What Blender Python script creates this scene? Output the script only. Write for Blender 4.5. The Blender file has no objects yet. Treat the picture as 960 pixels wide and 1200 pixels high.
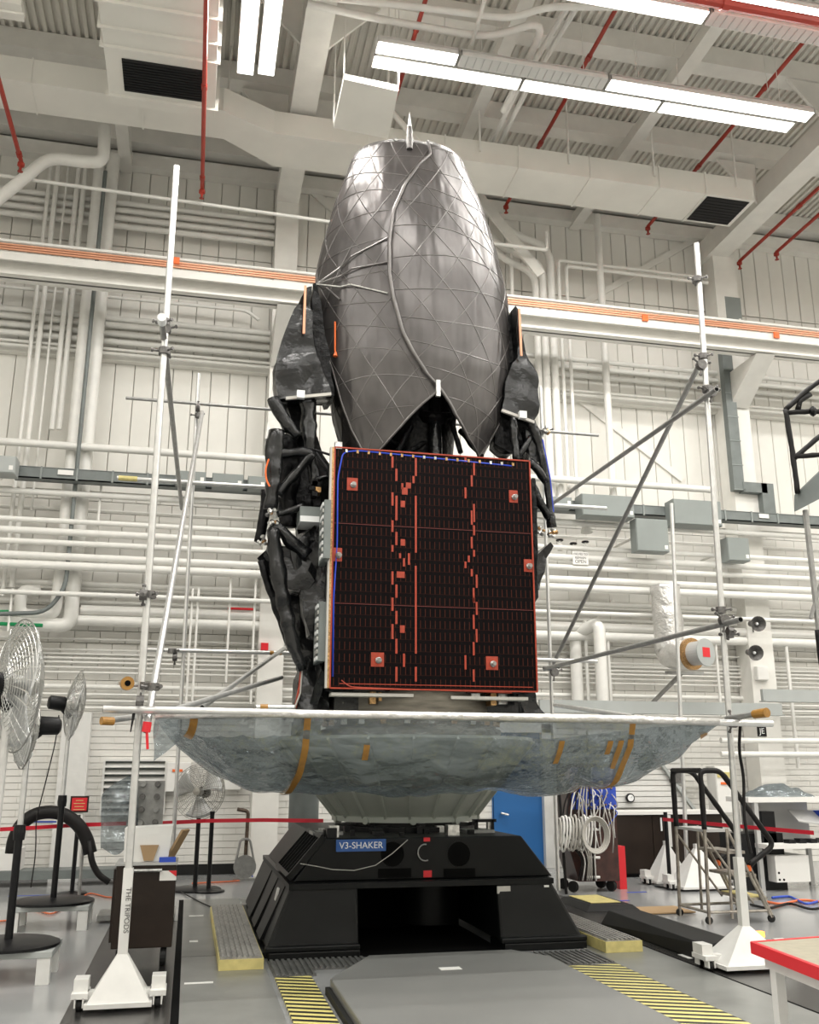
import bpy, bmesh, random
from math import *
from mathutils import Vector, Matrix, noise
random.seed(7)
scene = bpy.context.scene
COL = scene.collection
# ------------------------------------------------------------------ camera
FPX, YAW, PITCH, CAMH = 1116.0, radians(12.6), radians(15.2), 1.6
cam = bpy.data.cameras.new('camera')
cam.sensor_fit = 'HORIZONTAL'; cam.sensor_width = 36.0
cam.lens = 36.0 * FPX / 960.0
cam.clip_start = 0.05; cam.clip_end = 200
camo = bpy.data.objects.new('camera', cam); COL.objects.link(camo)
camo.location = (0, 0, CAMH)
camo.rotation_euler = (pi/2 + PITCH, 0, -YAW)
scene.camera = camo
# ------------------------------------------------------------------ world, exposure
w = bpy.data.worlds.new('world'); scene.world = w; w.use_nodes = True
w.node_tree.nodes['Background'].inputs[0].default_value = (1.0, 0.98, 0.94, 1)
w.node_tree.nodes['Background'].inputs[1].default_value = 0.35
scene.view_settings.view_transform = 'Standard'
scene.view_settings.look = 'None'
scene.view_settings.exposure = 0.0
scene.view_settings.gamma = 1.0
scene.view_settings.use_curve_mapping = False
LAMP = 0.95
TUBE_E = 6.0

def ray(u, v):
    xc = (u-480)/FPX; yc = (600-v)/FPX
    f = cos(PITCH)-yc*sin(PITCH); z = yc*cos(PITCH)+sin(PITCH)
    return (xc*cos(YAW)+f*sin(YAW), f*cos(YAW)-xc*sin(YAW), z)
def PY(u, v, Y):
    d = ray(u, v); t = Y/d[1]; return Vector((d[0]*t, Y, CAMH+d[2]*t))
def PZ(u, v, Z):
    d = ray(u, v); t = (Z-CAMH)/d[2]; return Vector((d[0]*t, d[1]*t, Z))
def PX(u, v, X):
    d = ray(u, v); t = X/d[0]; return Vector((X, d[1]*t, CAMH+d[2]*t))

# ------------------------------------------------------------------ materials
def mat(name, col, rough=0.5, metal=0.0, var=0.0, vscale=3.0, bump=0.0, bscale=40.0, emit=0.0, stretch=None, spec=None, coat=0.0, dist=0.02):
    m = bpy.data.materials.new(name); m.use_nodes = True
    nt = m.node_tree; b = nt.nodes['Principled BSDF']
    b.inputs['Base Color'].default_value = (*col, 1)
    b.inputs['Roughness'].default_value = rough
    b.inputs['Metallic'].default_value = metal
    if coat: b.inputs['Coat Weight'].default_value = coat
    if spec is not None: b.inputs['Specular IOR Level'].default_value = spec
    if emit:
        b.inputs['Emission Color'].default_value = (*col, 1); b.inputs['Emission Strength'].default_value = emit
    if var or bump:
        tc = nt.nodes.new('ShaderNodeTexCoord'); src = tc.outputs['Object']
        if stretch:
            mp = nt.nodes.new('ShaderNodeMapping'); mp.inputs['Scale'].default_value = stretch
            nt.links.new(src, mp.inputs['Vector']); src = mp.outputs['Vector']
    if var:
        n = nt.nodes.new('ShaderNodeTexNoise'); n.inputs['Scale'].default_value = vscale; n.inputs['Detail'].default_value = 5
        nt.links.new(src, n.inputs['Vector'])
        r = nt.nodes.new('ShaderNodeValToRGB')
        r.color_ramp.elements[0].position = 0.3; r.color_ramp.elements[1].position = 0.7
        r.color_ramp.elements[0].color = (*[max(0, c*(1-var)) for c in col], 1)
        r.color_ramp.elements[1].color = (*[min(1, c*(1+var)) for c in col], 1)
        nt.links.new(n.outputs['Fac'], r.inputs['Fac']); nt.links.new(r.outputs['Color'], b.inputs['Base Color'])
    if bump:
        n2 = nt.nodes.new('ShaderNodeTexNoise'); n2.inputs['Scale'].default_value = bscale; n2.inputs['Detail'].default_value = 4
        nt.links.new(src, n2.inputs['Vector'])
        bp = nt.nodes.new('ShaderNodeBump'); bp.inputs['Strength'].default_value = bump; bp.inputs['Distance'].default_value = dist
        nt.links.new(n2.outputs['Fac'], bp.inputs['Height']); nt.links.new(bp.outputs['Normal'], b.inputs['Normal'])
    return m
WH = (0.79, 0.775, 0.725)
M = dict(
 wall=mat('wall_paint', WH, 0.5, var=0.05, vscale=1.5),
 wallgap=mat('wall_gap_paint', (0.6, 0.585, 0.54), 0.8),
 block=mat('block_paint', (0.78, 0.765, 0.72), 0.55, var=0.06, vscale=2, bump=0.3, bscale=60, dist=0.004),
 pipe=mat('pipe_paint', (0.82, 0.81, 0.77), 0.38, var=0.04, vscale=6),
 steel_w=mat('steel_paint', (0.80, 0.785, 0.74), 0.45, var=0.04, vscale=4),
 deck=mat('deck_paint', (0.74, 0.715, 0.655), 0.6, var=0.05, vscale=2),
 duct=mat('duct_paint', (0.80, 0.785, 0.73), 0.45, var=0.05, vscale=1.2),
 black=mat('black_void', (0.006, 0.006, 0.007), 0.7),
 red=mat('sprinkler_red', (0.36, 0.035, 0.02), 0.4, var=0.1),
 copper=mat('conductor_copper', (0.74, 0.36, 0.22), 0.45, metal=0.2),
 orange=mat('orange_plastic', (0.85, 0.16, 0.03), 0.5),
 otape=mat('amber_tape', (0.36, 0.18, 0.035), 0.35, var=0.15, vscale=20),
 greyg=mat('cabinet_grey', (0.25, 0.275, 0.265), 0.45, var=0.05),
 greyd=mat('tray_grey', (0.17, 0.19, 0.185), 0.5, var=0.12, vscale=5),
 greyb=mat('beam_grey', (0.40, 0.42, 0.41), 0.5, var=0.04),
 alu=mat('scaffold_aluminium', (0.66, 0.66, 0.65), 0.33, metal=0.65, var=0.08, vscale=14),
 aludark=mat('scaffold_galvanised', (0.33, 0.33, 0.32), 0.42, metal=0.6, var=0.15, vscale=14),
 clamp=mat('clamp_steel', (0.16, 0.155, 0.15), 0.45, metal=0.7, var=0.3, vscale=30),
 whitep=mat('white_enamel', (0.74, 0.735, 0.71), 0.35, var=0.04, vscale=8),
 blackp=mat('black_enamel', (0.008, 0.008, 0.009), 0.38, spec=.25),
 shaker=mat('shaker_black', (0.0045, 0.005, 0.005), 0.42, spec=.22, var=0.25, vscale=5, bump=0.15, bscale=60, dist=0.004),
 clampl=mat('knob_steel', (0.3, 0.29, 0.28), 0.3, metal=0.9),
 ring=mat('ring_bronze', (0.16, 0.145, 0.12), 0.4, metal=0.6, var=0.4, vscale=3, stretch=(1,1,6)),
 slot=mat('slot_dark', (0.002, 0.002, 0.002), 0.8, spec=.1),
 rubber=mat('rubber_black', (0.015, 0.015, 0.015), 0.6, spec=.25),
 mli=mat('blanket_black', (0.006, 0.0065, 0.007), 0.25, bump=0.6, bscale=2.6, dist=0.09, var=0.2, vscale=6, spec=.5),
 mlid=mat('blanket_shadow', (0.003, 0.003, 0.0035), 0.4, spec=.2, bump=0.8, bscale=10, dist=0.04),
 film=mat('film_dark', (0.02, 0.019, 0.018), 0.3, bump=0.6, bscale=14, dist=0.03),
 silver=mat('silver_bracket', (0.6, 0.6, 0.58), 0.3, metal=0.9, var=0.3, vscale=30),
 gold=mat('gold_fitting', (0.45, 0.27, 0.12), 0.35, metal=0.8, var=0.5, vscale=60),
 redcell=mat('kapton_red', (0.36, 0.038, 0.012), 0.5, var=0.15, vscale=30),
 redline=mat('joint_red', (0.12, 0.012, 0.008), 0.5),
 blue=mat('harness_blue', (0.02, 0.06, 0.55), 0.4),
 floor=mat('floor_epoxy', (0.33, 0.335, 0.335), 0.17, var=0.07, vscale=0.9, bump=0.03, bscale=3),
 plate=mat('floor_plate_grey', (0.20, 0.205, 0.195), 0.30, var=0.12, vscale=3),
 track=mat('floor_track_dark', (0.022, 0.021, 0.02), 0.26, var=0.35, vscale=4),
 platform=mat('platform_grey', (0.19, 0.192, 0.185), 0.38, var=0.07, vscale=1.5),
 rib=mat('ribbed_mat', (0.29, 0.28, 0.26), 0.45, var=0.3, vscale=8),
 ribd=mat('ribbed_steel', (0.12, 0.12, 0.115), 0.4, var=0.25, vscale=8),
 yellow=mat('yellow_edge', (0.64, 0.55, 0.22), 0.5, var=0.12, vscale=12),
 blueD=mat('door_blue', (0.018, 0.13, 0.37), 0.4),
 blueS=mat('sign_blue', (0.015, 0.09, 0.33), 0.35),
 signw=mat('sign_white', (0.85, 0.86, 0.86), 0.5),
 redtape=mat('barrier_red', (0.56, 0.012, 0.03), 0.5),
 brown=mat('cabinet_brown', (0.026, 0.018, 0.014), 0.38, spec=.25, var=0.2, vscale=3),
 rack=mat('rack_brown', (0.05, 0.018, 0.014), 0.35, var=0.4, vscale=9),
 cone=mat('adapter_offwhite', (0.40, 0.42, 0.37), 0.5, var=0.08, vscale=3),
 guard=mat('guard_wire', (0.55, 0.55, 0.53), 0.3, metal=0.8),
 guardd=mat('guard_wire_dull', (0.3, 0.29, 0.26), 0.4, metal=0.6),
 blade=mat('fan_blade', (0.62, 0.63, 0.63), 0.3, metal=0.5),
 cable=mat('cable_grey', (0.52, 0.50, 0.46), 0.5, var=0.1),
 cabled=mat('cable_black', (0.010, 0.009, 0.009), 0.5, spec=.25),
 cableo=mat('cable_orange', (0.75, 0.17, 0.06), 0.5),
 cableb=mat('cable_blue', (0.03, 0.08, 0.5), 0.5),
 foil=mat('duct_foil', (0.72, 0.71, 0.69), 0.28, metal=0.7, bump=0.8, bscale=14, dist=0.03),
 card=mat('cardboard', (0.42, 0.28, 0.15), 0.8),
 rust=mat('worn_rail', (0.10, 0.07, 0.05), 0.5, metal=0.3, var=0.6, vscale=25),
 stairm=mat('worn_stair_metal', (0.34, 0.31, 0.27), 0.4, metal=0.6, var=0.35, vscale=14),
 crystal=mat('grey_bin', (0.46, 0.46, 0.45), 0.4),
 lens=mat('unlit_lens', (0.62, 0.62, 0.6), 0.3),
 table=mat('table_top_beige', (0.36, 0.33, 0.25), 0.4, var=0.1, vscale=20),
 redk=mat('red_binder', (0.7, 0.02, 0.03), 0.4),
 board=mat('white_board', (0.83, 0.82, 0.79), 0.5),
)
def tube_mat():
    m = mat('lamp_tube', (1.0, 0.98, 0.93), 0.4); b = m.node_tree.nodes['Principled BSDF']
    b.inputs['Emission Color'].default_value = (1, 0.97, 0.91, 1); b.inputs['Emission Strength'].default_value = TUBE_E
    return m
M['tube'] = tube_mat()
def reflector_mat(name, c, r):
    m = mat(name, c, r, metal=0.55, var=0.18, vscale=3.0)
    nt = m.node_tree; b = nt.nodes['Principled BSDF']
    tc = nt.nodes.new('ShaderNodeTexCoord')
    n1 = nt.nodes.new('ShaderNodeTexNoise'); n1.inputs['Scale'].default_value = 1.6; n1.inputs['Detail'].default_value = 2
    mp = nt.nodes.new('ShaderNodeMapping'); mp.inputs['Scale'].default_value = (2.2, 2.2, 0.5)
    nt.links.new(tc.outputs['Object'], mp.inputs['Vector']); nt.links.new(mp.outputs['Vector'], n1.inputs['Vector'])
    bp = nt.nodes.new('ShaderNodeBump'); bp.inputs['Strength'].default_value = 0.5; bp.inputs['Distance'].default_value = 0.12
    nt.links.new(n1.outputs['Fac'], bp.inputs['Height']); nt.links.new(bp.outputs['Normal'], b.inputs['Normal'])
    return m
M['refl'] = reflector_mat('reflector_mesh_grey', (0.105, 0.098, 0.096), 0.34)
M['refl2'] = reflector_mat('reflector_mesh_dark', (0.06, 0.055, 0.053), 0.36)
M['rrib'] = mat('reflector_rib', (0.17, 0.16, 0.155), 0.35, metal=0.5)
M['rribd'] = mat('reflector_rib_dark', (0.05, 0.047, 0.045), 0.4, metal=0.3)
def stripe_mat():
    m = mat('hazard_stripes', (0.7, 0.6, 0.2), 0.4); nt = m.node_tree; b = nt.nodes['Principled BSDF']
    tc = nt.nodes.new('ShaderNodeTexCoord'); sp = nt.nodes.new('ShaderNodeSeparateXYZ')
    nt.links.new(tc.outputs['Object'], sp.inputs[0])
    def ma(op, a, bb):
        n = nt.nodes.new('ShaderNodeMath'); n.operation = op
        for i, x in enumerate((a, bb)):
            if x is None: continue
            if isinstance(x, (int, float)): n.inputs[i].default_value = x
            else: nt.links.new(x, n.inputs[i])
        return n.outputs[0]
    s = ma('ADD', ma('MULTIPLY', sp.outputs[0], 0.42), sp.outputs[1])
    fr = ma('FRACT', ma('MULTIPLY', s, 8.6), None)
    g = ma('GREATER_THAN', fr, 0.5)
    mx = nt.nodes.new('ShaderNodeMix'); mx.data_type = 'RGBA'
    mx.inputs[6].default_value = (0.70, 0.62, 0.22, 1); mx.inputs[7].default_value = (0.02, 0.02, 0.018, 1)
    nt.links.new(g, mx.inputs[0]); nt.links.new(mx.outputs[2], b.inputs['Base Color'])
    return m
M['stripe'] = stripe_mat()
def cell_mat():
    m = mat('solar_cells', (0.01, 0.008, 0.01), 0.3, spec=0.07); nt = m.node_tree; b = nt.nodes['Principled BSDF']
    tc = nt.nodes.new('ShaderNodeTexCoord'); sp = nt.nodes.new('ShaderNodeSeparateXYZ'); nt.links.new(tc.outputs['Object'], sp.inputs[0])
    def ma(op, a, bb=None):
        n = nt.nodes.new('ShaderNodeMath'); n.operation = op
        for i, x in enumerate((a, bb)):
            if x is None: continue
            if isinstance(x, (int, float)): n.inputs[i].default_value = x
            else: nt.links.new(x, n.inputs[i])
        return n.outputs[0]
    fx = ma('FRACT', ma('ADD', ma('MULTIPLY', sp.outputs[0], 1/.0545), 50.2)); fz = ma('FRACT', ma('ADD', ma('MULTIPLY', sp.outputs[2], 1/.125), 50.0))
    a = ma('MULTIPLY', ma('LESS_THAN', fx, .14), ma('LESS_THAN', fz, .66))
    bgap = ma('MULTIPLY', ma('GREATER_THAN', fz, .955), .35)
    fac = ma('MAXIMUM', a, bgap)
    mx = nt.nodes.new('ShaderNodeMix'); mx.data_type = 'RGBA'
    mx.inputs[6].default_value = (.0028, .0018, .0022, 1); mx.inputs[7].default_value = (.060, .016, .010, 1)
    nt.links.new(fac, mx.inputs[0]); nt.links.new(mx.outputs[2], b.inputs['Base Color'])
    b.inputs['Roughness'].default_value = .28
    return m
M['cells'] = cell_mat()
def plastic_mat():
    m = mat('clear_sheeting', (0.22, 0.25, 0.265), 0.11, metal=0.4, bump=0.8, bscale=1.9, dist=0.28, spec=0.9, stretch=(1.0, 1.3, 1.3))
    nt = m.node_tree; b = nt.nodes['Principled BSDF']
    out = nt.nodes['Material Output']
    tr = nt.nodes.new('ShaderNodeBsdfTransparent'); tr.inputs[0].default_value = (0.72, 0.78, 0.80, 1)
    mx = nt.nodes.new('ShaderNodeMixShader'); mx.inputs[0].default_value = 0.70
    nt.links.new(tr.outputs[0], mx.inputs[1]); nt.links.new(b.outputs[0], mx.inputs[2])
    nt.links.new(mx.outputs[0], out.inputs['Surface'])
    return m
M['plastic'] = plastic_mat()

# ------------------------------------------------------------------ mesh helpers
WLOC = {}
V = Vector
class MB:
    def __init__(s): s.v = []; s.f = []; s.cuts = []
    def add(s, vs, fs):
        s.cuts.append((len(s.v), len(s.f))); n = len(s.v); s.v += [Vector(p) for p in vs]; s.f += [tuple(i+n for i in f) for f in fs]; return s
    def box(s, x0, x1, y0, y1, z0, z1):
        vs = [(x, y, z) for z in (z0, z1) for y in (y0, y1) for x in (x0, x1)]
        return s.add(vs, [(0,2,3,1),(4,5,7,6),(0,1,5,4),(2,6,7,3),(0,4,6,2),(1,3,7,5)])
    def hexa(s, b, t):  # bottom 4, top 4 corners (ccw from above)
        return s.add(list(b)+list(t), [(3,2,1,0),(4,5,6,7),(0,1,5,4),(1,2,6,5),(2,3,7,6),(3,0,4,7)])
    def bar(s, a, b, w, h, up=(0,0,1)):
        a = V(a); b = V(b); d = (b-a).normalized(); up = V(up)
        if abs(d.dot(up)) > 0.98: up = V((0,1,0))
        x = d.cross(up).normalized(); y = x.cross(d).normalized()
        c = []
        for p in (a, b):
            for sx, sy in ((-1,-1),(1,-1),(1,1),(-1,1)): c.append(p + x*sx*w/2 + y*sy*h/2)
        return s.add(c, [(0,1,2,3),(7,6,5,4),(0,4,5,1),(1,5,6,2),(2,6,7,3),(3,7,4,0)])
    def tube(s, pts, r, n=8, closed=False, caps=True):
        pts = [V(p) for p in pts]; m = len(pts)
        rs = r if isinstance(r, (list, tuple)) else [r]*m
        d0 = (pts[1]-pts[0]).normalized()
        nrm = d0.orthogonal().normalized()
        s.cuts.append((len(s.v), len(s.f))); base = len(s.v); prev = d0
        for i, p in enumerate(pts):
            if closed: d = (pts[(i+1) % m]-pts[i-1]).normalized()
            elif i == 0: d = d0
            elif i == m-1: d = (pts[-1]-pts[-2]).normalized()
            else:
                d = ((pts[i+1]-p).normalized()+(p-pts[i-1]).normalized())
                d = d.normalized() if d.length > 1e-6 else prev
            q = prev.rotation_difference(d); nrm = (q @ nrm); nrm = (nrm - d*nrm.dot(d)).normalized(); prev = d
            bb = d.cross(nrm)
            for k in range(n):
                a = 2*pi*k/n; s.v.append(p + (nrm*cos(a)+bb*sin(a))*rs[i])
        for i in range(m if closed else m-1):
            j = (i+1) % m
            for k in range(n):
                k2 = (k+1) % n
                s.f.append((base+i*n+k, base+i*n+k2, base+j*n+k2, base+j*n+k))
        if caps and not closed:
            s.f.append(tuple(base+k for k in range(n))[::-1]); s.f.append(tuple(base+(m-1)*n+k for k in range(n)))
        return s
    def lathe(s, prof, c=(0,0,0), n=24, axis=None, cap=True):
        c = V(c); ax = V(axis).normalized() if axis is not None else V((0,0,1))
        x = ax.orthogonal().normalized(); y = ax.cross(x); s.cuts.append((len(s.v), len(s.f))); base = len(s.v)
        for r, z in prof:
            for k in range(n):
                a = 2*pi*k/n; s.v.append(c + ax*z + (x*cos(a)+y*sin(a))*max(r, 1e-4))
        for i in range(len(prof)-1):
            for k in range(n):
                k2 = (k+1) % n; s.f.append((base+i*n+k, base+i*n+k2, base+(i+1)*n+k2, base+(i+1)*n+k))
        if cap:
            s.f.append(tuple(base+k for k in range(n))[::-1]); s.f.append(tuple(base+(len(prof)-1)*n+k for k in range(n)))
        return s
    def prism(s, poly, vec):
        poly = [V(p) for p in poly]; vec = V(vec); n = len(poly)
        vs = poly + [p+vec for p in poly]
        return s.add(vs, [tuple(range(n))[::-1], tuple(range(n, 2*n))] + [(i, (i+1) % n, n+(i+1) % n, n+i) for i in range(n)])
    def grid(s, fn, nu, nv, skip=None):
        s.cuts.append((len(s.v), len(s.f))); base = len(s.v)
        for i in range(nu+1):
            for j in range(nv+1): s.v.append(V(fn(i/nu, j/nv)))
        for i in range(nu):
            for j in range(nv):
                if skip and skip((i+.5)/nu, (j+.5)/nv): continue
                a = base+i*(nv+1)+j; s.f.append((a, a+1, a+nv+2, a+nv+1))
        return s
    def pieces(s, name, m, parent=None, smooth=False):   # every primitive an object of its own
        out = []; c = s.cuts + [(len(s.v), len(s.f))]
        for (v0, f0), (v1, f1) in zip(c, c[1:]):
            b = MB(); b.v = s.v[v0:v1]; b.f = [tuple(i-v0 for i in f) for f in s.f[f0:f1]]
            out.append(b.build(name, m, parent, smooth))
        return out
    def build(s, name, m, parent=None, smooth=False, origin=None):
        if parent is not None: o0 = WLOC[parent.name]
        elif origin is not None: o0 = V(origin)
        else:
            xs = [p.x for p in s.v]; ys = [p.y for p in s.v]; zs = [p.z for p in s.v]
            o0 = V(((min(xs)+max(xs))/2, (min(ys)+max(ys))/2, min(zs)))
        me = bpy.data.meshes.new(name)
        me.from_pydata([p-o0 for p in s.v], [], s.f); me.validate()
        bm = bmesh.new(); bm.from_mesh(me); bmesh.ops.recalc_face_normals(bm, faces=bm.faces); bm.to_mesh(me); bm.free()
        if smooth:
            me.polygons.foreach_set('use_smooth', [True]*len(me.polygons))
            if smooth == 'auto' and hasattr(me, 'set_sharp_from_angle'): me.set_sharp_from_angle(angle=radians(40))
        me.materials.append(M[m] if isinstance(m, str) else m)
        o = bpy.data.objects.new(name, me); COL.objects.link(o)
        if parent is not None: o.parent = parent; WLOC[o.name] = o0.copy()
        else: o.location = o0; WLOC[o.name] = o0.copy()
        return o
def tag(o, label=None, cat=None, group=None, kind=None):
    if label: o['label'] = label
    if cat: o['category'] = cat
    if group: o['group'] = group
    if kind: o['kind'] = kind
    return o
def thing(name, label, cat, loc=(0,0,0), group=None):
    o = bpy.data.objects.new(name, None); COL.objects.link(o); o.location = loc; o.empty_display_size = 0.1
    WLOC[o.name] = V(loc); return tag(o, label, cat, group)
def bevel(o, wd=0.01, seg=2):
    md = o.modifiers.new('bevel', 'BEVEL'); md.width = wd; md.segments = seg; md.limit_method = 'ANGLE'; md.angle_limit = radians(35); return o
def copy_tree(o, parent=None):
    c = o.copy(); COL.objects.link(c)
    if parent is not None: c.parent = parent
    for ch in list(o.children): copy_tree(ch, c)
    return c
def text(name, s, parent, loc, size, m, rot=(pi/2,0,0), align='CENTER', extr=0.0015, sx=1.0):
    cu = bpy.data.curves.new(name, 'FONT'); cu.body = s; cu.size = size; cu.align_x = align; cu.align_y = 'CENTER'; cu.extrude = extr
    t = bpy.data.objects.new(name, cu); COL.objects.link(t); bpy.context.view_layer.update()
    me = bpy.data.meshes.new_from_object(t); bpy.data.objects.remove(t)
    me.materials.clear(); me.materials.append(M[m])
    mx = Matrix.LocRotScale(V(loc)-WLOC[parent.name], Matrix.Identity(3).to_quaternion(), None) @ __import__('mathutils').Euler(rot).to_matrix().to_4x4() @ Matrix.Diagonal((sx,1,1,1))
    me.transform(mx)
    o = bpy.data.objects.new(name, me); COL.objects.link(o); o.parent = parent; WLOC[o.name] = WLOC[parent.name]; return o
def struct(o): o['kind'] = 'structure'; return o
def arc(c, a, b, r, n=6):  # rounded corner helper for polylines
    return None
def rounded(pts, r, n=5):
    pts = [V(p) for p in pts]; out = [pts[0]]
    for i in range(1, len(pts)-1):
        p = pts[i]; d1 = (pts[i-1]-p); d2 = (pts[i+1]-p)
        rr = min(r, d1.length*0.45, d2.length*0.45)
        a = p+d1.normalized()*rr; b = p+d2.normalized()*rr
        for k in range(n+1):
            t = k/n; out.append(a*(1-t)**2 + p*2*t*(1-t) + b*t*t)
    out.append(pts[-1]); return out

# ================================================================== SETTING
W = 16.5
WX0, WX1, WY0 = -9.0, 19.0, -9.0
ROOF = 13.3
floor = struct(MB().box(WX0, WX1, WY0, W+0.3, -0.3, 0.0).build('floor', 'floor', origin=(0,0,0)))
wall = struct(MB().box(WX0, WX1, W+0.05, W+0.3, 0, ROOF+0.3).build('wall_back', 'wallgap', origin=(0, W, 0)))
struct(MB().box(WX0-0.2, WX0, WY0, W+0.3, 0, ROOF+0.3).build('wall_left', 'wall'))
struct(MB().box(WX1, WX1+0.2, WY0, W+0.3, 0, ROOF+0.3).build('wall_right', 'wall'))
struct(MB().box(WX0, WX1, WY0-0.2, WY0, 0, ROOF+0.3).build('wall_front', 'wall'))
# corrugated roof deck, flutes run along Y
m = MB(); p = 0.13; x = WX0; prof = []
while x < WX1:
    prof += [(x, 0), (x+p*0.45, 0), (x+p*0.55, 0.05), (x+p*0.9, 0.05)]; x += p
n = len(prof); m.v = [V((a, WY0, ROOF+b)) for a, b in prof] + [V((a, W+0.1, ROOF+b)) for a, b in prof]
m.f = [(i, i+1, n+i+1, n+i) for i in range(n-1)]
ceil = struct(m.build('ceiling', 'deck', origin=(0,0,ROOF)))
struct(MB().box(WX0, WX1, WY0, W+0.3, ROOF+0.15, ROOF+0.3).build('trim_5', 'deck'))
# beams under the deck (parts of the ceiling)
k = 0
for i in range(9):
    yb = 16.25-2.1*i
    b = MB().box(WX0, WX1, yb-0.15, yb+0.15, ROOF-0.36, ROOF-0.004)
    b.build('roof_beam', 'steel_w', ceil)
for xb, wd, zb in ((-7.8,.42,12.0),(-4.8,.22,12.5),(-1.8,.22,12.5),(1.21,.42,12.0),(4.2,.22,12.5),(7.2,.22,12.5),(10.2,.46,12.0),(13.2,.22,12.5),(16.2,.22,12.5)):
    b = MB().box(xb-wd/2, xb+wd/2, WY0, W-0.02, zb, zb+(.45 if wd > .3 else .22))
    b.build('roof_girder', 'steel_w', ceil)
# knee gussets on the two main girders
for xb in (1.21, 10.2):
    for yb in (11.9, 14.15):
        for sg in (-1, 1):
            MB().prism([(xb+sg*0.2, yb, 12.02), (xb+sg*0.2, yb, 12.9), (xb+sg*1.0, yb, 12.9)], (0, 0.05, 0)).pieces('gusset_plate', 'steel_w', ceil)
# wall skin: vertical metal panels (three tiers) above painted blocks
def pane(w_, h_, d_, name, m_):
    b = MB().hexa([(0,0,0),(w_,0,0),(w_,d_,0),(0,d_,0)], [(0,0,h_),(w_,0,h_),(w_,d_,h_),(0,d_,h_)])
    me = bpy.data.meshes.new(name)
    bm = bmesh.new(); vs = [bm.verts.new(v) for v in b.v]
    for f in b.f: bm.faces.new([vs[i] for i in f])
    bmesh.ops.recalc_face_normals(bm, faces=bm.faces)
    fr = [e for e in bm.edges if all(abs(v.co.y) < 1e-6 for v in e.verts)]
    bmesh.ops.bevel(bm, geom=fr, offset=min(0.008, d_*.4), segments=1, affect='EDGES')
    bm.to_mesh(me); bm.free(); me.materials.append(M[m_]); return me
tiers = ((6.30, 8.72), (8.74, 10.95), (10.97, 12.72))
pw = 0.335
for z0, z1 in tiers:
    me = pane(pw-0.012, z1-z0, 0.06, 'wall_panel', 'wall')
    x = -4.7
    while x < 14.6:
        o = bpy.data.objects.new('wall_panel', me); COL.objects.link(o); o.parent = wall
        o.location = (x, 0.0-0.006*(hash((round(x*10), z0)) % 2), z0); x += pw
m = MB().box(WX0, -4.72, W, W+0.06, 6.3, 12.72).box(14.7, WX1, W, W+0.06, 6.3, 12.72); m.build('wall_side_sheet', 'wall', wall)
bw, bh = 0.405, 0.202
bme = pane(bw-0.008, bh-0.009, 0.055, 'block', 'block')
rest = MB(); cnt = 0; cells = []
r_ = 0; z = 2.83
while z < 6.25:
    x = -4.8 + (bw/2 if r_ % 2 else 0)
    while x < 14.6:
        cells.append((x, z)); x += bw
    z += bh; r_ += 1
def seen(c):
    x, z = c
    d = V((x+.2, W, z+.1-CAMH)); return d.length + (6 if 1.4 < x < 4.4 else 0) + (3 if z < 3.2 else 0)
cells.sort(key=seen)
for i, (x, z) in enumerate(cells):
    dy = -0.003*random.random()
    if i < 290:
        o = bpy.data.objects.new('block', bme); COL.objects.link(o); o.parent = wall; o.location = (x, dy, z)
    else:
        rest.box(x, x+bw-0.008, W+dy, W+0.05, z, z+bh-0.009)
rest.build('block_courses', 'block', wall)['kind'] = 'stuff'
# scored low courses (too fine to pick apart)
low = MB(); z = 0.0; r_ = 0
while z < 2.80:
    x = -4.8 + (0.2 if r_ % 2 else 0)
    while x < 14.6:
        low.box(x, x+0.397, W+0.002*random.random(), W+0.05, z, z+0.094)
        x += 0.4
    z += 0.1015; r_ += 1
low.build('brick_courses', 'block', wall)['kind'] = 'stuff'
MB().box(WX0, -4.82, W, W+0.05, 0, 6.3).box(14.9, WX1, W, W+0.05, 0, 6.3).build('wall_side_blocks', 'block', wall)
struct(MB().box(-4.8, 1.0, W-0.03, W, 0, 0.16).build('baseboard_back', 'rubber'))
# girts and columns
for i, (z, h, d) in enumerate(((8.62, .14, .16), (12.55, .28, .22), (6.22, .1, .06))):
    struct(MB().box(-8.9, 18.9, W-d, W-0.01, z, z+h).build('trim_%d' % (i+1), 'steel_w'))
for i, (xc, wd) in enumerate(((1.22, .42), (10.32, .5), (-7.8, .42))):
    c = MB().box(xc-wd/2, xc+wd/2, W-0.50, W-0.46, 0, 12.0).box(xc-.02, xc+.02, W-0.46, W-0.1, 0, 12.0).box(xc-wd/2, xc+wd/2, W-0.1, W-0.05, 0, 12.0)
    c.box(xc-wd/2, xc-wd/2+.02, W-.46, W-.1, 0, 12.0)
    struct(c.build('trim_%d' % (6+i), 'steel_w'))
# blue door with frame
dr = struct(MB().box(5.15, 6.05, W-0.04, W+0.02, 0.0, 2.25).build('door_1', 'blueD'))
MB().box(5.16, 5.168, W-0.045, W-0.04, 0.0, 2.25).build('door_seam', 'slot', dr)
MB().tube(rounded([PY(588,953,W-.04), PY(588,953,W-.12), PY(596,955,W-.12)], .02), .018, 6).build('door_handle', 'silver', dr)
struct(MB().box(6.05, 6.22, W-0.16, W+0.02, 0.0, 2.4).box(5.0, 6.22, W-0.16, W+0.02, 2.25, 2.4).build('trim_9', 'whitep'))

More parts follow.
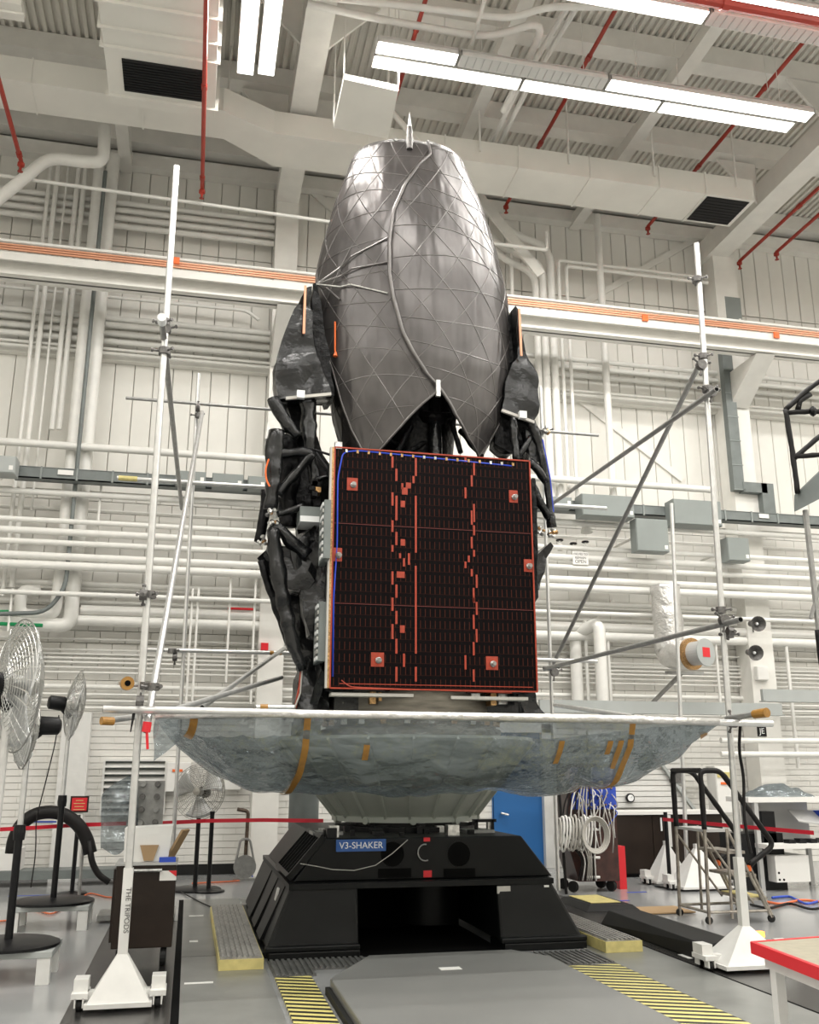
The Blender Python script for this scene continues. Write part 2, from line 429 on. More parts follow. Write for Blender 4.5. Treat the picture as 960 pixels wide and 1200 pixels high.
# ---- floor inlays: plates, dark tracks, grooves (parts of the floor)
def fl(name, m_, x0, x1, y0, y1, h=0.006): return MB().box(x0, x1, y0, y1, 0.0005, h).build(name, m_, floor)
fl('floor_plate', 'plate', 0.03, 0.72, 3.5, 9.4); fl('floor_plate', 'plate', 0.03, 0.72, 9.42, 13.4)
fl('floor_track', 'track', -0.73, -0.03, 3.0, 11.6, .005); fl('floor_groove', 'slot', -0.028, 0.028, 3.0, 13.4, .003)
fl('floor_plate', 'plate', 3.68, 4.27, 3.5, 9.3); fl('floor_plate', 'plate', 3.72, 4.27, 9.32, 12.8)
fl('floor_track', 'track', 4.30, 4.92, 3.0, 10.4, .005); fl('floor_track', 'track', 4.30, 4.92, 10.42, 13.2, .005)
fl('floor_groove', 'slot', 4.272, 4.298, 3.0, 13.2, .003)
fl('floor_plate', 'plate', 0.74, 3.66, 12.7, 13.4)
# ribbed steel transition plates in front of the shaker
def ribbed(name, x0, x1, y0, y1, z0, z1, m_, pitch, parent, along='Y', h=0.012):
    b = MB().box(x0, x1, y0, y1, z0, z1)
    if along == 'Y':
        x = x0+pitch*.25
        while x < x1-pitch*.5: b.box(x, x+pitch*.5, y0, y1, z1, z1+h); x += pitch
    else:
        y = y0+pitch*.25
        while y < y1-pitch*.5: b.box(x0, x1, y, y+pitch*.5, z1, z1+h); y += pitch
    return b.build(name, m_, parent)
rp = thing('ribbed_plate', 'dark ribbed steel plate lying between shaker foot and left striped plate', 'floor plate', (1.1, 8.7, 0))
ribbed('tread', 0.76, 1.10, 8.36, 9.02, 0.001, 0.012, 'ribd', 0.05, rp, 'Y')
ribbed('tread', 1.10, 1.60, 8.60, 9.02, 0.001, 0.012, 'ribd', 0.05, rp, 'Y')
rp = thing('ribbed_plate', 'dark ribbed steel plate lying between shaker foot and right striped plate', 'floor plate', (3.2, 8.7, 0))
ribbed('tread', 3.12, 3.66, 8.30, 8.88, 0.001, 0.012, 'ribd', 0.05, rp, 'Y')
ribbed('tread', 2.85, 3.12, 8.60, 8.88, 0.001, 0.012, 'ribd', 0.05, rp, 'Y')
def stripes(label, x0, x1, y0, y1):
    tag(MB().box(x0, x1, y0, y1, 0.001, 0.014).build('striped_plate', 'stripe'), label, 'floor plate')
stripes('yellow and black striped plate left of the grey platform', 0.76, 1.05, 5.5, 8.32)
stripes('yellow and black striped plate right of the grey platform', 3.14, 3.66, 5.5, 8.24)
# grey raised platform
pf = thing('raised_platform', 'low grey steel platform running up to the black shaker', 'platform', (2.1, 6.5, 0))
o = MB().prism([(1.12,5.72,0.02),(3.04,5.72,0.02),(3.04,8.2,.02),(2.82,8.56,.02),(1.56,8.56,.02),(1.12,7.72,.02)][::-1], (0,0,.085)).build('deck_plate', 'platform', pf); bevel(o, .01)
MB().box(1.08, 1.115, 5.72, 7.7, .0, .05).box(3.045, 3.10, 5.72, 8.1, 0, .05).pieces('edge_rail', 'rubber', pf)
p0 = PZ(527,1135,.106); MB().box(p0.x-.08, p0.x+.09, p0.y-.05, p0.y+.05, .1055, .108).build('paper_tape', 'board', pf)
for u, v, a, b_ in ((230,1074,.08,.03),(227,1104,.04,.05),(233,1153,.11,.03),(700,1129,.08,.06),(820,1121,.16,.1)):
    q = PZ(u, v, 0); tag(MB().box(q.x-a, q.x+a, q.y-b_, q.y+b_, .0065, .008).build('floor_label', 'board'),
        {230:'small white paper label by the far end of the ribbed pallet',227:'square white paper label left of the ribbed pallet',233:'long white paper label on grey plate in front of ribbed pallet',700:'white paper scrap beside right striped plate',820:'torn white paper sheet next to the right scaffold foot'}[u], 'label')
# yellow-edged ribbed pallets
def pallet(label, x0, x1, y0, y1, h):
    t = thing('ribbed_pallet', label, 'pallet', ((x0+x1)/2, (y0+y1)/2, 0))
    MB().box(x0, x1, y0, y1, 0.007, h).build('foam_block', 'yellow', t)
    ribbed('ribbed_top', x0+.012, x1-.012, y0+.012, y1-.012, h, h+.01, 'rib', .045, t, 'Y')
pallet('ribbed pallet with yellow foam edge at left foot of shaker', 0.33, 0.70, 8.70, 12.0, .09)
pallet('ribbed pallet with yellow foam edge at right foot of shaker', 3.78, 4.14, 8.75, 10.6, .1)

# ================================================================== LIGHTS
def tag_area(o, lx, ly, power):
    l = bpy.data.lights.new('lamp_light', 'AREA'); l.shape = 'RECTANGLE'; l.size = lx; l.size_y = ly; l.energy = power*LAMP; l.color = (1.0, 0.975, 0.925)
    q = bpy.data.objects.new('lamp_light', l); COL.objects.link(q); q.parent = o; q.location = (0, 0, -0.012); return q
def fixture(label, x, y, z, L, along='X', lit=True, power=130):
    t = thing('ceiling_light', label, 'light', (x, y, z), 'fluorescent light fixtures under the roof')
    def mk(pts_fn, name, m_): return pts_fn.build(name, m_, t)
    def bx(b, a0, a1, c0, c1, z0, z1):
        if along == 'X': b.box(x+a0, x+a1, y+c0, y+c1, z+z0, z+z1)
        else: b.box(x+c0, x+c1, y+a0, y+a1, z+z0, z+z1)
        return b
    h = L/2-.01; wd = 0.125
    b = bx(MB(), -h, h, -.09, .09, .075, .13); bx(b, -h, h, -wd, -wd+.012, .0, .085); bx(b, -h, h, wd-.012, wd, .0, .085); bx(b, -h, h, -wd, wd, .07, .08)
    bx(b, -h, -h+.012, -wd, wd, 0, .08); bx(b, h-.012, h, -wd, wd, 0, .08)
    mk(b, 'housing', 'whitep')
    bx_ = bx(MB(), -h+.01, h-.01, -wd+.014, wd-.014, -.004, 0)
    mk(bx_, 'lens', 'tube' if lit else 'lens')
    if not lit:
        lv = MB(); s_ = -h+.1
        while s_ < h: bx(lv, s_, s_+.01, -wd+.02, wd-.02, -.012, -.003); s_ += .12
        lv.pieces('louver', 'crystal', t)
    # hanger rods
    r = MB()
    for s in (-h*.7, h*.7):
        px, py = (x+s, y) if along == 'X' else (x, y+s)
        r.tube([(px, py, z+.13), (px, py, ROOF-.4)], .006, 5)
    r.pieces('hanger_rod', 'steel_w', t)
    if lit: tag_area(t, *( (L-.1, .22) if along == 'X' else (.22, L-.1) ), power)
    return t
LZ = 11.5
P_ = 90
for i, (x0, x1, lit) in enumerate(((2.0, 4.25, 1), (4.27, 6.5, 1), (6.52, 8.8, 1))):
    fixture(('lit front lamp at the left end of the long double light', 'lit front lamp in the middle of the long double light', 'lit front lamp at the right end of the long double light')[i], (x0+x1)/2, 11.42, LZ, x1-x0, power=P_)
for i, (x0, x1, lit) in enumerate(((2.0, 3.2, 1), (3.22, 5.5, 0), (5.52, 8.95, 1))):
    fixture(('short lit rear lamp at the left end of the long double light', 'unlit grey rear lamp of the long double light', 'long lit rear lamp at right end of the long double light')[i], (x0+x1)/2, 11.13, LZ, x1-x0, lit=bool(lit), power=P_)
for i, (x0, x1, y, lit) in enumerate(((4.15, 6.3, 9.62, 1), (6.32, 10.2, 9.62, 0), (6.0, 10.2, 9.26, 1))):
    fixture(('lit lamp entering the frame at top right of centre', 'unlit grey lamp with louver at the upper right edge', 'lit lamp below the red pipe at the upper right edge')[i], (x0+x1)/2, y, LZ, x1-x0, lit=bool(lit), power=P_)
fixture('left lamp of the pair hanging near the dark duct grille', 0.22, 10.55, LZ, 3.1, 'Y', power=P_)
fixture('right lamp of the pair hanging near the dark duct grille', 0.52, 10.50, LZ, 3.1, 'Y', power=P_)
# lamps of the same hall outside the picture
for x in (-7.2, -4.0, 1.5, 5.5, 9.5, 13.5, 16.8):
    for y in (-6.0, -1.5, 3.0, 6.8, 11.3):
        if y == 11.3 and x < 11: continue
        if y == 6.8 and 1 < x < 9: pass
        fixture('long lamp outside the picture, %s from left, %s' % ({-7.2:'first',-4.0:'second',1.5:'third',5.5:'fourth',9.5:'fifth',13.5:'sixth',16.8:'seventh'}[x], {-6.0:'farthest row behind the camera',-1.5:'nearest row behind the camera',3.0:'row just before the camera',6.8:'row before the pictured lamps',11.3:'row beside the pictured lamps'}[y]), x, y, LZ, 2.4, power=P_*1.5)

# ================================================================== DUCTS, PIPES UNDER THE ROOF
DZ = 11.5
def at(u, v, z=DZ): return PZ(u, v, z)
def duct_run(poly, h, name, label, grille=None, seams=()):
    c = sum((V(p) for p in poly), V())/len(poly)
    t = thing(name, label, 'duct', (c.x, c.y, DZ))
    o = MB().prism(poly, (0, 0, h)).build('duct_body', 'duct', t)
    return t
Yf, Yb = 13.35, 14.22
# main duct with the offset elbow
lowL = at(0,127).y; upL = at(0,92).y
dm = thing('air_duct', 'long white air duct with an offset elbow above the back wall', 'duct', (3.0, 13.8, DZ))
e1, e2 = at(262,167), at(320,190); f1, f2 = at(262,112), at(322,148)
poly = [(-8.9, upL, DZ), (f1.x, upL, DZ), (f2.x, Yf, DZ), (9.36, Yf, DZ), (9.36, Yb, DZ), (e2.x, Yb, DZ), (e1.x, lowL, DZ), (-8.9, lowL, DZ)]
MB().prism(poly, (0,0,.42)).build('duct_body', 'duct', dm)
s = MB()
for xs in (2.3, 3.6, 4.9, 6.2, 7.5, 8.4): s.box(xs-.012, xs+.012, Yf-.018, Yb+.018, DZ-.015, DZ+.435)
for xs in (-2.9, -1.3): s.box(xs-.012, xs+.012, upL-.018, lowL+.018, DZ-.015, DZ+.435)
s.pieces('duct_flange', 'duct', dm)
g0, g1 = at(812,262), at(858,268)
gq = [at(810,262), at(860,270), at(880,248), at(833,240)]
MB().box(8.45, 9.28, Yf+.06, Yb-.06, DZ-.012, DZ-.002).build('grille_opening', 'black', dm)
b = MB()
for i in range(9): b.box(8.45, 9.28, Yf+.08+i*.085, Yf+.085+i*.085, DZ-.02, DZ-.012)
b.pieces('grille_blade', 'black', dm)
for xs in (0.0, 2.6, 4.2, 5.8, 7.4, 9.0):
    MB().tube([(xs, Yf-.02, DZ+.2), (xs, Yf-.02, ROOF-.3)], .018, 6).pieces('hanger_rod', 'steel_w', dm)
# branch duct towards the camera with big flanges
br = thing('air_duct', 'wide white air duct with a black grille, coming forward from the back duct', 'duct', (-.6, 10, 11.3))
q0 = at(128,110,11.3); q1 = at(252,128,11.3); qn = at(120,0,11.3)
bx0, bx1, by1 = q0.x, q1.x, upL-.06
MB().box(bx0, bx1, 6.0, by1, 11.3, 11.95).build('duct_body', 'duct', br)
b = MB()
for v in (10, 40, 62, 118):
    yy = at(190, v, 11.3).y; b.box(bx0-.05, bx1+.05, yy-.012, yy+.012, 11.25, 12.0)
b.box(bx0-.05, bx1+.05, 8.6, 8.62, 11.25, 12.0)
b.pieces('duct_flange', 'duct', br)
ga, gb, gc = at(146,104,11.3), at(237,118,11.3), at(143,68,11.3)
MB().box(ga.x, gb.x, gc.y, at(190,112,11.3).y, 11.286, 11.299).build('grille_opening', 'black', br)
b = MB()
gy0, gy1 = gc.y, at(190,112,11.3).y
for i in range(1, 12): b.box(ga.x, gb.x, gy0+(gy1-gy0)*i/12, gy0+(gy1-gy0)*i/12+.004, 11.27, 11.286)
b.pieces('grille_blade', 'black', br)
# faint light housing at top left
lh = thing('hanging_housing', 'white ribbed housing hanging in the top left corner', 'ceiling fixture', tuple(at(12,14,11.2)))
q = at(29,26,11.2); MB().box(q.x-1.4, q.x, at(20,5,11.2).y, q.y, 11.2, 11.32).build('housing', 'duct', lh)
MB().box(q.x-1.4, q.x+.02, (q.y+at(20,5,11.2).y)/2-.015, (q.y+at(20,5,11.2).y)/2+.015, 11.17, 11.2).pieces('housing_rib', 'duct', lh)
# suspended flat white panel
sp = thing('suspended_panel', 'flat white panel hung on rods above the satellite top', 'panel', tuple(at(428,130,11.0)))
a, b_, c, d = at(403,93,11.0), at(467,107,11.0), at(455,163,11.0), at(391,150,11.0)
MB().prism([a, b_, c, d], (0,0,.1)).build('panel_body', 'duct', sp)
for q in (a, b_, c, d):
    MB().tube([q+V((0,0,.1)), (q.x, q.y, ROOF-.3)], .012, 5).pieces('hanger_rod', 'steel_w', sp)
# red sprinkler lines
def redpipe(label, pts, r=.035, heads=()):
    t = thing('sprinkler_pipe', label, 'pipe', tuple(pts[0]), 'red sprinkler pipes')
    MB().tube(rounded(pts, .05, 3), r, 8).build('pipe_run', 'red', t)
    for h in heads:
        MB().lathe([(r*1.0,.0),(r*1.6,.02),(r*1.6,.07),(r*.6,.09),(r*.6,.16),(r*1.3,.17)], h, 8, (0,0,-1)).build('sprinkler_head', 'red', t)
    ms = MB()
    for i in range(len(pts)-1):
        a, b_ = V(pts[i]), V(pts[i+1]); L = (b_-a).length; k = 1
        while k*2.2 < L-.2:
            p_ = a.lerp(b_, k*2.2/L); ms.tube([p_-(b_-a).normalized()*.05, p_+(b_-a).normalized()*.05], r*1.35, 8); k += 1
    if ms.v: ms.pieces('coupling', 'red', t)
    return t
redpipe('red sprinkler pipe ending left of the right lights, running to the back wall', [(5.56, -8, 12.55), (5.56, 16.0, 12.55)], .035, [(5.56, 16.0, 12.55)])
redpipe('red sprinkler pipe in front of the wide duct grille', [(PZ(240,0,10.95).x, -8, 10.95), (PZ(237,222,10.95).x, PZ(237,222,10.95).y, 10.95)], .032, [PZ(237,222,10.95)])
redpipe('red sprinkler pipe at the far left edge below the duct', [(PZ(25,190,10.95).x, -8, 10.95), PZ(25,190,10.95)], .035, [PZ(25,190,10.95)])
redpipe('red sprinkler pipe passing behind the right end of the long light', [(8.69, -8, 12.55), (8.69, 16.1, 12.55)], .035, [(8.69, 16.1, 12.55)])
redpipe('red sprinkler pipe along the big right girder', [(10.75, -8, 12.0), (10.75, 16.1, 12.0)], .035, [(10.75, 16.1, 12.0)])
redpipe('short red sprinkler pipe nearest the right edge', [(11.3, -8, 12.0), (11.3, 15.6, 12.0)], .035, [(11.3, 15.6, 12.0)])
redpipe('red sprinkler pipe passing behind the suspended panel', [(2.75, -8, 12.55), (2.75, 15.2, 12.55)], .035, [(2.75, 15.2, 12.55)])
q0, q1 = PZ(800,-4,11.2), PZ(975,26,11.2)
redpipe('thick red pipe crossing above the upper right lamps', [(q0.x-6, q0.y, 11.2), (18.9, q0.y, 11.2)], .065)
# white bent conduits near the top
def pipe(name, label, cat, pts, r, m_='pipe', rr=.25, group=None, n=10, hangers=0):
    pts = [V(p) for p in pts]
    o = MB().tube(rounded(pts, rr, 5) if len(pts) > 2 else pts, r, n).build(name, m_, None, smooth='auto')
    return tag(o, label, cat, group)
CZ = 11.9
pipe('conduit', 'white bent conduit at top centre, upper one of two', 'pipe', [at(330,-8,CZ), at(470,6,CZ), at(600,22,CZ), at(640,8,CZ), at(760,8,CZ)], .05, rr=.4)
pipe('conduit', 'white bent conduit at top centre, lower one of two', 'pipe', [at(360,4,CZ), at(430,20,CZ), at(575,45,CZ), at(640,22,CZ), at(620,70,CZ), at(590,130,CZ)], .055, rr=.5)
dp = thing('conduit_pair', 'two parallel white conduits with a crossbar hanging behind the long light', 'pipe', tuple(at(583,170,12.2)))
for u0, u1 in ((574,605), (584,616)):
    MB().tube([at(u0,172,12.2), at(u1,108,12.2), at(u1+60,8,12.2)], .045, 8).build('conduit', 'pipe', dp)
MB().bar(at(556,172,12.2), at(588,177,12.2), .06, .05).build('crossbar', 'steel_w', dp)
# strut with slots
pipe('slotted_strut', 'slotted white hanger strut beside the top conduits', 'strut', [at(568,0,CZ-.06), at(553,52,CZ-.06)], .03, 'steel_w')
pipe('diagonal_strut', 'white diagonal strut just behind the satellite top fitting', 'strut', [PY(448,118,13.2), PY(503,182,13.2)], .05, 'steel_w')
# crane runway beam with copper conductor bars
cr = thing('crane_beam', 'long white crane runway beam with copper conductor bars across the back', 'beam', (4, 15, 9.3))
MB().box(-8.9, 18.9, 14.85, 15.15, 9.32, 9.36).box(-8.9, 18.9, 14.98, 15.02, 9.32, 9.62).box(-8.9, 18.9, 14.8, 15.2, 9.60, 9.66).box(-8.9, 18.9, 14.76, 14.80, 9.52, 9.66).build('girder', 'steel_w', cr)
for i in range(3): MB().box(-8.9, 18.9, 14.74, 14.77, 9.685+.042*i, 9.712+.042*i).build('conductor_bar', 'copper', cr)
MB().tube([(-8.9, 14.76, 9.85), (18.9, 14.76, 9.85)], .03, 8).build('top_rail', 'pipe', cr)
x = -4.3
while x < 13:
    MB().box(x, x+.03, 14.772, 14.79, 9.66, 9.86).build('bar_hanger', 'pipe', cr); x += 1.23
for u, v in ((206,308), (756,375), (910,395)):
    q = PY(u, v, 14.73); MB().box(q.x-.05, q.x+.06, 14.715, 14.745, q.z-.02, q.z+.1).build('marker_tape', 'orange', cr)
for xb in (1.22, 10.32, -7.8):
    MB().prism([(xb-.2, 15.95, 9.3), (xb-.2, 14.9, 9.3), (xb-.2, 15.95, 8.6)], (.4, 0, 0)).build('bracket', 'steel_w', cr)
pipe('conduit', 'thin white conduit running right across the wall above the crane beam', 'pipe', [PY(-60,197,14.6), (3.2, 14.6, PY(390,262,14.6).z)], .03)

# ================================================================== WALL PIPES
def hpipe(label, v0, r, x0=-8.9, x1=18.9, Y=16.05, u0=0, name='steel_pipe', m_='pipe', gr='horizontal white pipes on the back wall'):
    z = PY(u0, v0, Y).z
    t = tag(MB().tube([(x0, Y, z), (x1, Y, z)], r, 10).build(name, m_, None, smooth='auto'), label, 'pipe', gr)
    return z
XL = 1.0
up = ['top', 'second', 'third', 'fourth', 'lowest']
for i, v in enumerate((239, 247.5, 256.5, 266)):
    hpipe('%s thick white pipe of the four behind the left scaffold pole top' % ('top','second','third','lowest')[i], v, .055, x1=XL, u0=150, Y=16.25)
for i, v in enumerate((375, 383, 392.5, 402)):
    hpipe('%s thick white pipe of the four between crane beam and wall girt' % ('top','second','third','lowest')[i], v, .055, x1=XL, u0=150, Y=16.25)
for i, v in enumerate((411, 416)):
    hpipe('%s thin white pipe just above the wall girt' % ('upper','lower')[i], v, .03, x1=18.9, u0=150, Y=16.22)
for i, v in enumerate((424, 433, 442)):
    hpipe('%s white pipe behind the crossed scaffold tubes, above the girt' % ('top','middle','lowest')[i], v, .05, x0=1.5, x1=18.9, u0=700, Y=16.25)
z = PY(150,351,16.2).z
pipe('conduit', 'thin white conduit curving up before the left column', 'pipe', [(-8.9,16.2,PY(0,335,16.2).z), (PY(290,351,16.2).x, 16.2, PY(0,335,16.2).z), (PY(305,340,16.2).x, 16.2, 9.6)], .03)
hpipe('thick white pipe right above the long grey cable tray', 517, .065, x1=PY(313,535,15.7).x+8.5, Y=15.8)
names = ['first','second','third','fourth','fifth','sixth','seventh']
for i, (v, r) in enumerate(((574,.05),(607,.045),(620,.06),(633,.05),(649,.06),(660,.07),(693,.04))):
    hpipe('%s white pipe down from the grey cable tray, running the whole wall' % names[i], v, r, Y=15.7)
for i, (v, r) in enumerate(((592,.02),(686,.03),(681,.06),(702,.03))):
    hpipe('%s conduit close to the wall, half hidden behind the row of pipes' % ('upper thin','middle thin','thick pale','lowest thin')[i], v, r, Y=16.35)
for i, (v, r) in enumerate(((715,.085),(727,.085))):
    hpipe('%s fat insulated pipe ending in an elbow at lower left' % ('upper','lower')[i], v, r, x0=PY((95,80)[i],715,16.1).x, x1=18.9, Y=16.1, u0=100)
for i, v in enumerate((746, 759, 764, 769, 774, 780, 786, 803, 812, 820, 828)):
    hpipe('%s thin conduit in the bundle low on the back wall' % ['topmost','second','third','fourth','fifth','sixth','seventh','eighth (thicker)','ninth','tenth','lowest'][i], v, .04 if v == 803 else .02, Y=16.38)
# vertical pipes, left group: (u at v=280, radius, label)
for i, (u, r, vb, lab) in enumerate(((50,.035,700,'thin white vertical pipe at the left of the left group'),(59,.045,690,'second white vertical pipe of the left group'),(71,.02,600,'thinnest white vertical pipe of the left group'),
        (84,.045,505,'white vertical pipe left of the big pair, ending higher'),(92,.045,505,'white vertical pipe nearest left of the big pair'))):
    q = PY(u, 280, 16.1); zb = PY(u, vb, 16.1).z
    pipe('steel_pipe', lab, 'pipe', [(q.x, 16.1, 12.4), (q.x, 16.1, zb)], r)
for i, (u, lab, r) in enumerate(((108.5,'left one of the big pair of insulated vertical pipes',.095),(124.5,'right one of the big pair of insulated vertical pipes',.115))):
    q = PY(u, 280, 16.0); ze = (PY(70,722,16.0).z, PY(84,733,16.0).z)[i]
    xe = q.x
    pts = [(xe, 16.0, 12.5), (xe, 16.0, ze), (xe-1.0, 16.0, ze)] if i == 1 else [(xe, 16.0, 12.5), (xe, 16.0, ze), (xe-.55, 16.0, ze), (xe-.55, 16.0, ze+.4), (xe-.55+.25, 16.1, ze+.42)]
    pipe('insulated_pipe', lab, 'pipe', pts, r, rr=.16)
q = PY(116,280,15.75); pipe('conduit', 'dark conduit between the big pair of insulated vertical pipes', 'pipe', [(q.x,15.75,12.0),(q.x,15.75,4.4),(q.x-.25,15.75,4.0),(q.x-1.0,15.75,3.95)], .035, 'greyd', rr=.3)
pipe('insulated_pipe', 'fat white pipe curving from under the duct to the left edge', 'pipe', [PY(123,150,14.5), PY(121,190,14.5), PY(96,190,14.5), PY(58,184,14.5), PY(0,232,14.5), PY(-40,262,14.5)], .10, rr=.5)
# vertical pipes, right group behind the wing
for i, (u, r, lab, top) in enumerate(((600.5,.035,'thin white vertical pipe nearest the reflector, right side',None),(628,.065,'innermost curved white pipe of the right group',(590,300)),(636.5,.075,'middle curved white pipe of the right group',(590,288)),(646.5,.075,'outermost curved white pipe of the right group',(600,270)),
         (656,.035,'thin white pipe with a square bend, left of its pair',(1,)),(665,.035,'thin white pipe with a square bend, right of its pair',(2,)),(705,.07,'lone white vertical pipe behind the crossed braces',None))):
    q = PY(u, 345, 16.0); zb = PY(u, 590 if u < 700 else 600, 16.0).z; zt = PY(u, 320, 16.0).z
    if top is None: pts = [(q.x,16.0,zb),(q.x,16.0,12.6 if u > 700 else zt+.5)]
    elif len(top) == 2:
        e = PY(top[0]-40, top[1]-35, 16.0); pts = [(q.x,16.0,zb),(q.x,16.0,PY(u,top[1]+20,16).z),(PY(top[0],top[1],16).x,16.0,PY(top[0],top[1]+4,16).z),e]
    else:
        zz = PY(u, 305 if top[0] == 1 else 312, 16.0).z; pts = [(q.x,16.0,zb),(q.x,16.0,zz),(9.9,16.0,zz-.0)]
    pipe('steel_pipe', lab, 'pipe', pts, r, rr=.5 if r > .05 else .08)
pipe('conduit', 'white conduit with a square corner below the right duct', 'pipe', [PY(560,283,15.3), (PY(641,290,15.3).x, 15.3, PY(560,283,15.3).z), (PY(641,290,15.3).x, 15.3, 11.6)], .035, rr=.06)
# lower right verticals
for u, v0, v1, r, lab in ((688,727,830,.03,'thin white post pipe left of the lone U-topped pipe'),(714,735,830,.03,'thin white pipe right of the lone U-topped pipe'),(897,735,900,.03,'white angled pipe right of the loudspeakers'),(928,745,900,.035,'white pipe beside the right padded post'),(842,745,840,.025,'thin white pipe left of the loudspeaker column')):
    q = PY(u, (v0+v1)/2, 16.1); pipe('steel_pipe', lab, 'pipe', [(q.x,16.1,PY(u,v0,16.1).z),(q.x,16.1,PY(u,v1,16.1).z)], r)
q = PY(704,770,15.8); pipe('insulated_pipe', 'fat white pipe with a U-shaped top right of the shaker panel', 'pipe', [(q.x,15.8,2.6),(q.x,15.8,PY(704,730,15.8).z),(q.x-.3,16.2,PY(704,733,15.8).z-.1),(q.x-.3,16.2,2.8)], .11, rr=.15)
# left thin verticals behind the scaffold
for u, v0, v1, lab in ((222,690,825,'left thin conduit drop behind the scaffold brace'),(229,690,825,'right thin conduit drop behind the scaffold brace'),(268,665,800,'thin white conduit drop left of the column'),(297,665,825,'thin white conduit drop touching the column'),(12,690,740,'thin conduit drop at the left edge'),(116,560,640,'thin dark-edged conduit drop under the tray')):
    q = PY(u, (v0+v1)/2, 15.765); pipe('conduit', lab, 'pipe', [(q.x,15.765,PY(u,v0,15.8).z),(q.x,15.765,PY(u,v1,15.8).z)], .02)
# wall bracing
def brace(label, a, b_, w_=.1):
    tag(MB().bar(a, b_, w_, .05, up=(0,1,0)).build('diagonal_brace', 'steel_w'), label, 'brace')
brace('white flat diagonal brace from crane beam up to the right', PY(655,372,16.47), PY(812,282,16.47), .13)
brace('white flat diagonal brace sloping down behind the crossed tubes', PY(668,460,16.47), PY(800,562,16.47), .13)
brace('white diagonal brace left of the upper right pipes', PY(560,228,15.6), PY(634,322,15.6), .2)
brace('white diagonal brace beside the left column under the duct', PY(355,215,16.47), PY(396,250,16.47), .15)
brace('white diagonal brace low behind the right scaffold upright', PY(640,790,16.47), PY(720,705,16.47), .1)
# grey cable tray and boxes
def gbox(label, u0, v0, u1, v1, Y=15.95, d=.22, m_='greyg', name='electrical_box', latch=True, d_wall=True):
    if Y in (15.15, 15.27): d = 15.482-Y; d_wall = False
    a = PY(u0, v0, Y); b_ = PY(u1, v1, Y)
    z1 = PY((u0+u1)/2, v0, Y).z; z0 = PY((u0+u1)/2, v1, Y).z
    t = thing(name, label, 'electrical box', ((a.x+b_.x)/2, Y+d/2, z0))
    o = MB().box(a.x, b_.x, Y+.012, Y+d, z0, z1).build('box_body', m_, t)
    o = MB().box(a.x+.008, b_.x-.008, Y-.004, Y+.012, z0+.008, z1-.008).build('cover', m_, t); bevel(o, .004, 1)
    if d_wall: 
        for xx_ in (a.x+.05, b_.x-.08): MB().box(xx_, xx_+.03, Y+d, 16.5, (z0+z1)/2-.015, (z0+z1)/2+.015).build('wall_standoff', 'steel_w', t)
    if latch: MB().box(b_.x-.09, b_.x-.03, Y-.008, Y-.003, z0+.05, z0+.12).build('sticker', 'board', t)
    return t
gbox('grey electrical box hanging above the crane beam at right', 849, 348, 871, 379, 16.0, .3)
gbox('wide grey electrical box left of the two big ones, over the tray', 682, 580, 744, 605, 15.15, .3)
gbox('square grey electrical box below the tray, left of the right scaffold pole', 745, 608, 785, 646, 15.2, .25)
gbox('wide grey electrical box crossing the right scaffold pole', 789, 586, 847, 615, 15.15, .3)
gbox('small square grey box right of the scaffold pole below the tray', 852, 630, 880, 657, 15.3, .25)
gbox('small grey box on the tray next to the right wing', 641, 582, 671, 594, 15.27, .25)
gbox('first grey box right of the left scaffold braces on the tray', 206, 552, 241, 567, 15.27, .2)
gbox('second grey box right of the left scaffold braces on the tray', 249, 555, 285, 571, 15.27, .2)
gbox('third grey box on the tray, touching the left wing', 291, 558, 312, 573, 15.27, .2)
gbox('light grey junction box at the left edge where the tray starts', -30, 533, 17, 553, 15.15, .3, 'greyb')
tz = PY(100,556,15.5).z
tr = thing('cable_tray', 'long dark grey cable tray across the back wall', 'cable tray', (4, 15.9, tz-.1))
b = MB().box(PY(16,550,15.5).x, 13.9, 15.5, 15.72, tz-.11, tz-.09).box(PY(16,550,15.5).x, 13.9, 15.5, 15.52, tz-.11, tz+.08).box(PY(16,550,15.5).x, 13.9, 15.7, 15.72, tz-.11, tz+.08).box(PY(16,550,15.5).x, 13.9, 15.49, 15.72, tz+.07, tz+.08)
b.build('tray_channel', 'greyd', tr)
x = -2.6
while x < 13.8:
    MB().box(x, x+.03, 15.485, 15.5, tz-.12, tz+.09).build('tray_joint', 'greyg', tr); x += .55
q = PY(77,553,15.48); MB().box(q.x-.12, q.x+.12, 15.475, 15.49, q.z-.05, q.z+.03).build('tray_label', 'board', tr)
q = PY(894,590,15.48); MB().box(q.x-.1, q.x+.1, 15.475, 15.49, tz-.03, tz+.05).build('tray_label', 'board', tr)
# tray riser at right of the column
tr2 = thing('cable_tray', 'grey cable tray riser going up beside the right column', 'cable tray', (10.8, 15.9, 6))
a, b_ = PY(865,424,15.9), PY(865,575,15.9)
MB().box(b_.x-.1, b_.x+.12, 15.85, 16.0, b_.z, a.z+.9).build('tray_channel', 'greyd', tr2)
c1, c2 = PY(870,572,15.88), PY(897,563,15.88)
MB().box(c1.x, c2.x, 15.84, 16.0, c1.z-.08, c1.z+.12).box(c2.x-.12, c2.x+.14, 15.84, 16.0, tz, c1.z+.12).build('tray_elbow', 'greyd', tr2)
zz = b_.z
while zz < a.z+.8: MB().box(b_.x-.11, b_.x+.13, 15.84, 15.85, zz, zz+.02).build('tray_joint', 'greyg', tr2); zz += .5
